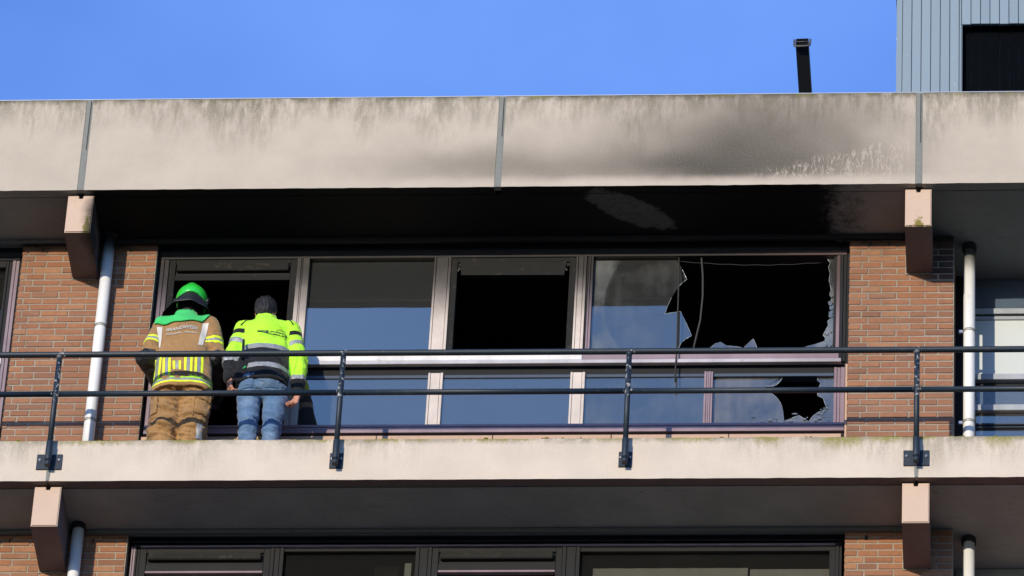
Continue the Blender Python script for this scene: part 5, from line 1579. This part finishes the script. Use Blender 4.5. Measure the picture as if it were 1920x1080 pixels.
patch('pocket_flap', ttree, [(1.042, -1.885), (1.155, -1.892)], [(1.038, -1.945), (1.140, -1.950)], M['fire_tan'], trousers, 3, 0.021, 8, 0.006)
patch('pocket', ttree, [(0.690, -1.93), (0.745, -1.92)], [(0.690, -2.07), (0.745, -2.07)], M['fire_tan'], trousers, 6, 0.010, 8, 0.008)
patch('knee_patch', ttree, [(1.060, -2.17), (1.110, -2.16)], [(1.055, -2.30), (1.095, -2.30)], M['reflective_silver'], trousers, 5, 0.005, 6)
bm = bmesh.new(); tube(bm, [onto(ttree, 1.035 - 0.012 * t, -1.87 - 0.24 * t, 0.002) for t in [i / 14 for i in range(15)]], 0.003, 6); build('seam', bm, M['fire_tan'], trousers, True)
for A_, q in ((LA_, -1), (RA_, 1)):
    S = SDF(A_ - V3(.11, .14, .13), A_ + V3(.11, .28, .12), 0.006)
    S.cap(A_ + V3(0, -.02, -.042), A_ + V3(q * .012, .17, -.045), .052, .048, .02, flat=((0, 0, 1), .85)); S.cap(A_ + V3(0, 0, .06), A_ - V3(0, 0, .04), .055, .055, .03)
    S.cut((0, 0, FLOOR + 0.001), (0, 0, -1)); V, F = S.mesh(1); np_obj('boot', V, F, M['leather_black'], ff)
# turnout jacket
HEM = -1.865
S = SDF((0.46, -0.04, -1.98), (1.34, 0.80, -0.84), 0.0075)
S.cap(PEL + V3(-.075, -.02, -.14), CH + V3(-.055, -.005, .01), .158, .146, .03, flat=((0, 1, -.2), .86)); S.cap(PEL + V3(.075, -.02, -.14), CH + V3(.055, -.005, .01), .158, .146, .05, flat=((0, 1, -.2), .86))
S.cap(LS, RS, .076, .076, .06); S.cap(CH, NB, .135, .105, .06); S.cap(NB - V3(0, 0, .05), NB + V3(0, .010, .13), .096, .084, .04)
sl, P_ = S._sub(S.lo, S.lo + S.h * S.n)
S.d = np.maximum(S.d, (HEM - P_[..., 2]).astype(np.float32))
nb = np.array(NB + V3(0, .010, .125), np.float32)
S.d = np.maximum(S.d, ((P_ - nb) @ np.array((0, -.35, .94), np.float32)).astype(np.float32))
for a, b, r0, r1 in ((LS, LE, .086, .080), (LE, LW, .080, .060), (RS, RE, .086, .080), (RE, RW, .080, .060)): S.cap(a, b, r0, r1, .018)
def wf(p):
    el = math.exp(-((p[2] + 1.42) / 0.12) ** 2) if (p[0] < .70 or p[0] > 1.06) else 0.0
    return fold(p, ((7, 7, 8, 1.0), (16, 16, 14, .6), (30, 30, 26, .3)), 0.010 + 0.016 * el)
V, F = S.mesh(2, wf)
jk = Cloth(V, F)
def ff_region(c):
    if c.z > -1.05: return 0
    if c.x < 0.88:
        return 1 if ((c.x < 0.702 - max(0.0, -1.25 - c.z) * 0.02 or c.y > 0.47) and is_arm(c, LS, LE, LW) < 0.118) else 0
    return 2 if ((c.x > 1.058 + max(0.0, -1.25 - c.z) * 0.05 or c.y > 0.47) and is_arm(c, RS, RE, RW) < 0.118) else 0
jk.classify(ff_region)
OF = V3(0.90, 0.12, 0.0); NZ2 = (0.0, -0.10, 1.0)
hb = [jk.band(OF, NZ2, a, b, 0) for a, b in ((-1.824, -1.804), (-1.804, -1.779), (-1.779, -1.757))]
uL, uR = LE - LS, RE - RS
bL = [jk.band(LS, uL, a, b, 1) for a, b in ((0.160, 0.182), (0.182, 0.207), (0.207, 0.229))]
bR = [jk.band(RS, uR, a, b, 2) for a, b in ((0.175, 0.197), (0.197, 0.222), (0.222, 0.244))]
jk.paint(jk.band(LS, uL, 0.315, 99, 1), 1); jk.paint(jk.band(RS, uR, 0.335, 99, 2), 1)
jtree = jk.tree()
holder = empty('jacket_holder', (0.90, 0.32, FLOOR)); hp_ = []
for t, m_ in ((hb[0], 'hi_vis_yellow'), (hb[1], 'reflective_silver'), (hb[2], 'hi_vis_lime'), (bL[0], 'hi_vis_yellow'), (bL[1], 'reflective_silver'), (bL[2], 'hi_vis_yellow'), (bR[0], 'hi_vis_yellow'), (bR[1], 'reflective_silver'), (bR[2], 'hi_vis_yellow')):
    hp_.append(jk.lift('reflective_band', t, M[m_], holder))
jacket = jk.done('jacket', [M['fire_tan'], M['leather_black']], ff, 'tan fire jacket with yellow and silver stripes and lettering on the back')
for o in hp_:
    if o: o.parent = jacket; o.location = (0, 0, 0)
bpy.data.objects.remove(holder)
# upright stripes on the lower back, their tops stepping down to a point in the middle
def stripe(xt, xb, zt, zb, w, m_):
    patch('stripe', jtree, [(xt - w / 2, zt), (xt + w / 2, zt)], [(xb - w / 2, zb), (xb + w / 2, zb)], M[m_], jacket, 14, 0.0026, 2)
for k, (xt, xb, zt) in enumerate(((0.712, 0.716, -1.50), (0.785, 0.802, -1.545), (0.868, 0.884, -1.60), (0.953, 0.968, -1.54), (1.030, 1.048, -1.50))):
    for dx, w, m_ in ((-0.0225, 0.0185, 'hi_vis_yellow'), (0.0, 0.0215, 'reflective_silver'), (0.0225, 0.0185, 'hi_vis_yellow')):
        stripe(xt + dx, xb + dx, zt - (0.012 if (k < 2 and dx > 0) or (k > 2 and dx < 0) else 0), -1.764, w, m_)
lettering('lettering', 'BRANDWEER', jtree, 0.872, -1.222, 0.046, M['print_silver'], jacket, 0.245, 0.05, 0.005, 0.0012, wave=lambda lx: 0.006 * math.sin(lx * 30))
lettering('lettering', 'Vechtstreek - Flevoland', jtree, 0.872, -1.272, 0.024, M['print_silver'], jacket, 0.245, 0.04, 0.005, 0.0006, wave=lambda lx: 0.005 * math.sin(lx * 30))
patch('reflective_panel', jtree, [(0.668, -1.175), (0.712, -1.170)], [(0.706, -1.400), (0.716, -1.398)], M['reflective_white'], jacket, 10, 0.003, 3)
patch('reflective_panel', jtree, [(1.022, -1.140), (1.070, -1.135)], [(1.010, -1.400), (1.044, -1.392)], M['reflective_white'], jacket, 10, 0.003, 3)
# green cape across the shoulders
ct, cb = [], []
for i in range(17):
    t = i / 16; xx = 0.652 + 0.420 * t
    zt = -0.905 - 0.185 * abs((t - 0.47) / 0.53) ** 1.35 * (1.0 if t < 0.47 else 0.80)
    zb = -1.145 - 0.022 * math.sin(t * math.pi) + 0.007 * math.sin(t * 19 + 1) + 0.030 * t
    if t > 0.88: zb += (t - 0.88) * 0.45
    ct.append((xx, zt)); cb.append((xx - 0.004, zb))
patch('shoulder_cape', jtree, ct, cb, M['cape_green'], jacket, 10, 0.012, 2, 0.006)

# helmet
HX, HY, HZ = HC[0] + 0.004, HC[1] - 0.008, HC[2] + 0.048
S = SDF((HX - .2, HY - .22, HZ - .2), (HX + .2, HY + .24, HZ + .22), 0.005)
S.ell((HX, HY, HZ), (0.126, 0.150, 0.132), 0.0)
S.cap((HX, HY - 0.06, HZ + 0.100), (HX, HY + 0.10, HZ + 0.100), 0.026, 0.026, 0.04)
S.cut((HX, HY - 0.12, HZ - 0.028), (0.04, -0.50, -0.86))
S.ell((HX, HY, HZ - 0.02), (0.114, 0.138, 0.118), 0, sub=True)
V, F = S.mesh(1)
helmet = np_obj('helmet', V, F, M['helmet_green'], ff)
bm = bmesh.new(); tube(bm, [(HX + 0.002, HY - 0.150 * math.cos(a), HZ + 0.004 + 0.131 * math.sin(a)) for a in [0.75 + 0.75 * i / 16 for i in range(17)]], 0.004, 6); build('ridge', bm, M['helmet_black'], helmet, True)
for q, nm in ((1, 'visor_hinge'), (-1, 'visor_hinge')):
    bm = bmesh.new(); tube(bm, [(HX + q * 0.118, HY - 0.015, HZ - 0.015), (HX + q * 0.140, HY - 0.018, HZ - 0.018)], [0.032, 0.026], 16); tube(bm, [(HX + q * 0.132, HY - 0.03, HZ - 0.02), (HX + q * 0.128, HY - 0.06, HZ - 0.075), (HX + q * 0.10, HY - 0.04, HZ - 0.13)], 0.009, 8)
    build(nm, bm, M['helmet_black'], helmet, True)
# flash hood between helmet and collar
S = SDF(HC - V3(.2, .2, .34), HC + V3(.2, .2, .16), 0.007)
S.cap(NB + V3(0, -.004, .03), HC + V3(0, -.03, -.01), .074, .090, .03); S.ell(HP(0, -0.02, 0.02), (0.088, 0.104, 0.10), 0.03)
S.ell(HP(0, 0.11, -0.02), (0.07, 0.08, 0.09), 0, sub=True)
V, F = S.mesh(1); np_obj('flash_hood', V, F, M['neck_curtain'], ff)
# neck curtain
bm = bmesh.new(); rows = []
for j in range(9):
    t = j / 8
    row = []
    for i in range(33):
        a = math.radians(-205 + 230 * i / 32)
        bk = max(0.0, -math.sin(a))                        # 1 at the nape, 0 at the ears
        fl = t ** 0.8
        rx = 0.120 + 0.080 * fl; ry = 0.140 + 0.075 * fl
        drop = (0.125 + 0.015 * bk ** 2) * t
        w_ = 0.006 * t * math.sin(i * 1.15)
        yy = (ry + w_) * math.sin(a) * 0.94
        zt_ = HZ - 0.016 - 0.58 * (0.135 * math.sin(a) + 0.12)      # tucked in under the sloping rim
        row.append(bm.verts.new((HX - 0.020 * t + (rx + w_) * math.cos(a), HY + yy, zt_ - drop)))
    rows.append(row)
for a, b in zip(rows, rows[1:]):
    for i in range(32): bm.faces.new((a[i], a[i + 1], b[i + 1], b[i])).smooth = True
r_ = bmesh.ops.extrude_face_region(bm, geom=list(bm.faces))
for v in [q for q in r_['geom'] if isinstance(q, bmesh.types.BMVert)]: v.co += (Vector((HX, HY, v.co.z)) - v.co).normalized() * 0.004
bmesh.ops.recalc_face_normals(bm, faces=bm.faces)
build('neck_curtain', bm, M['neck_curtain'], ff)
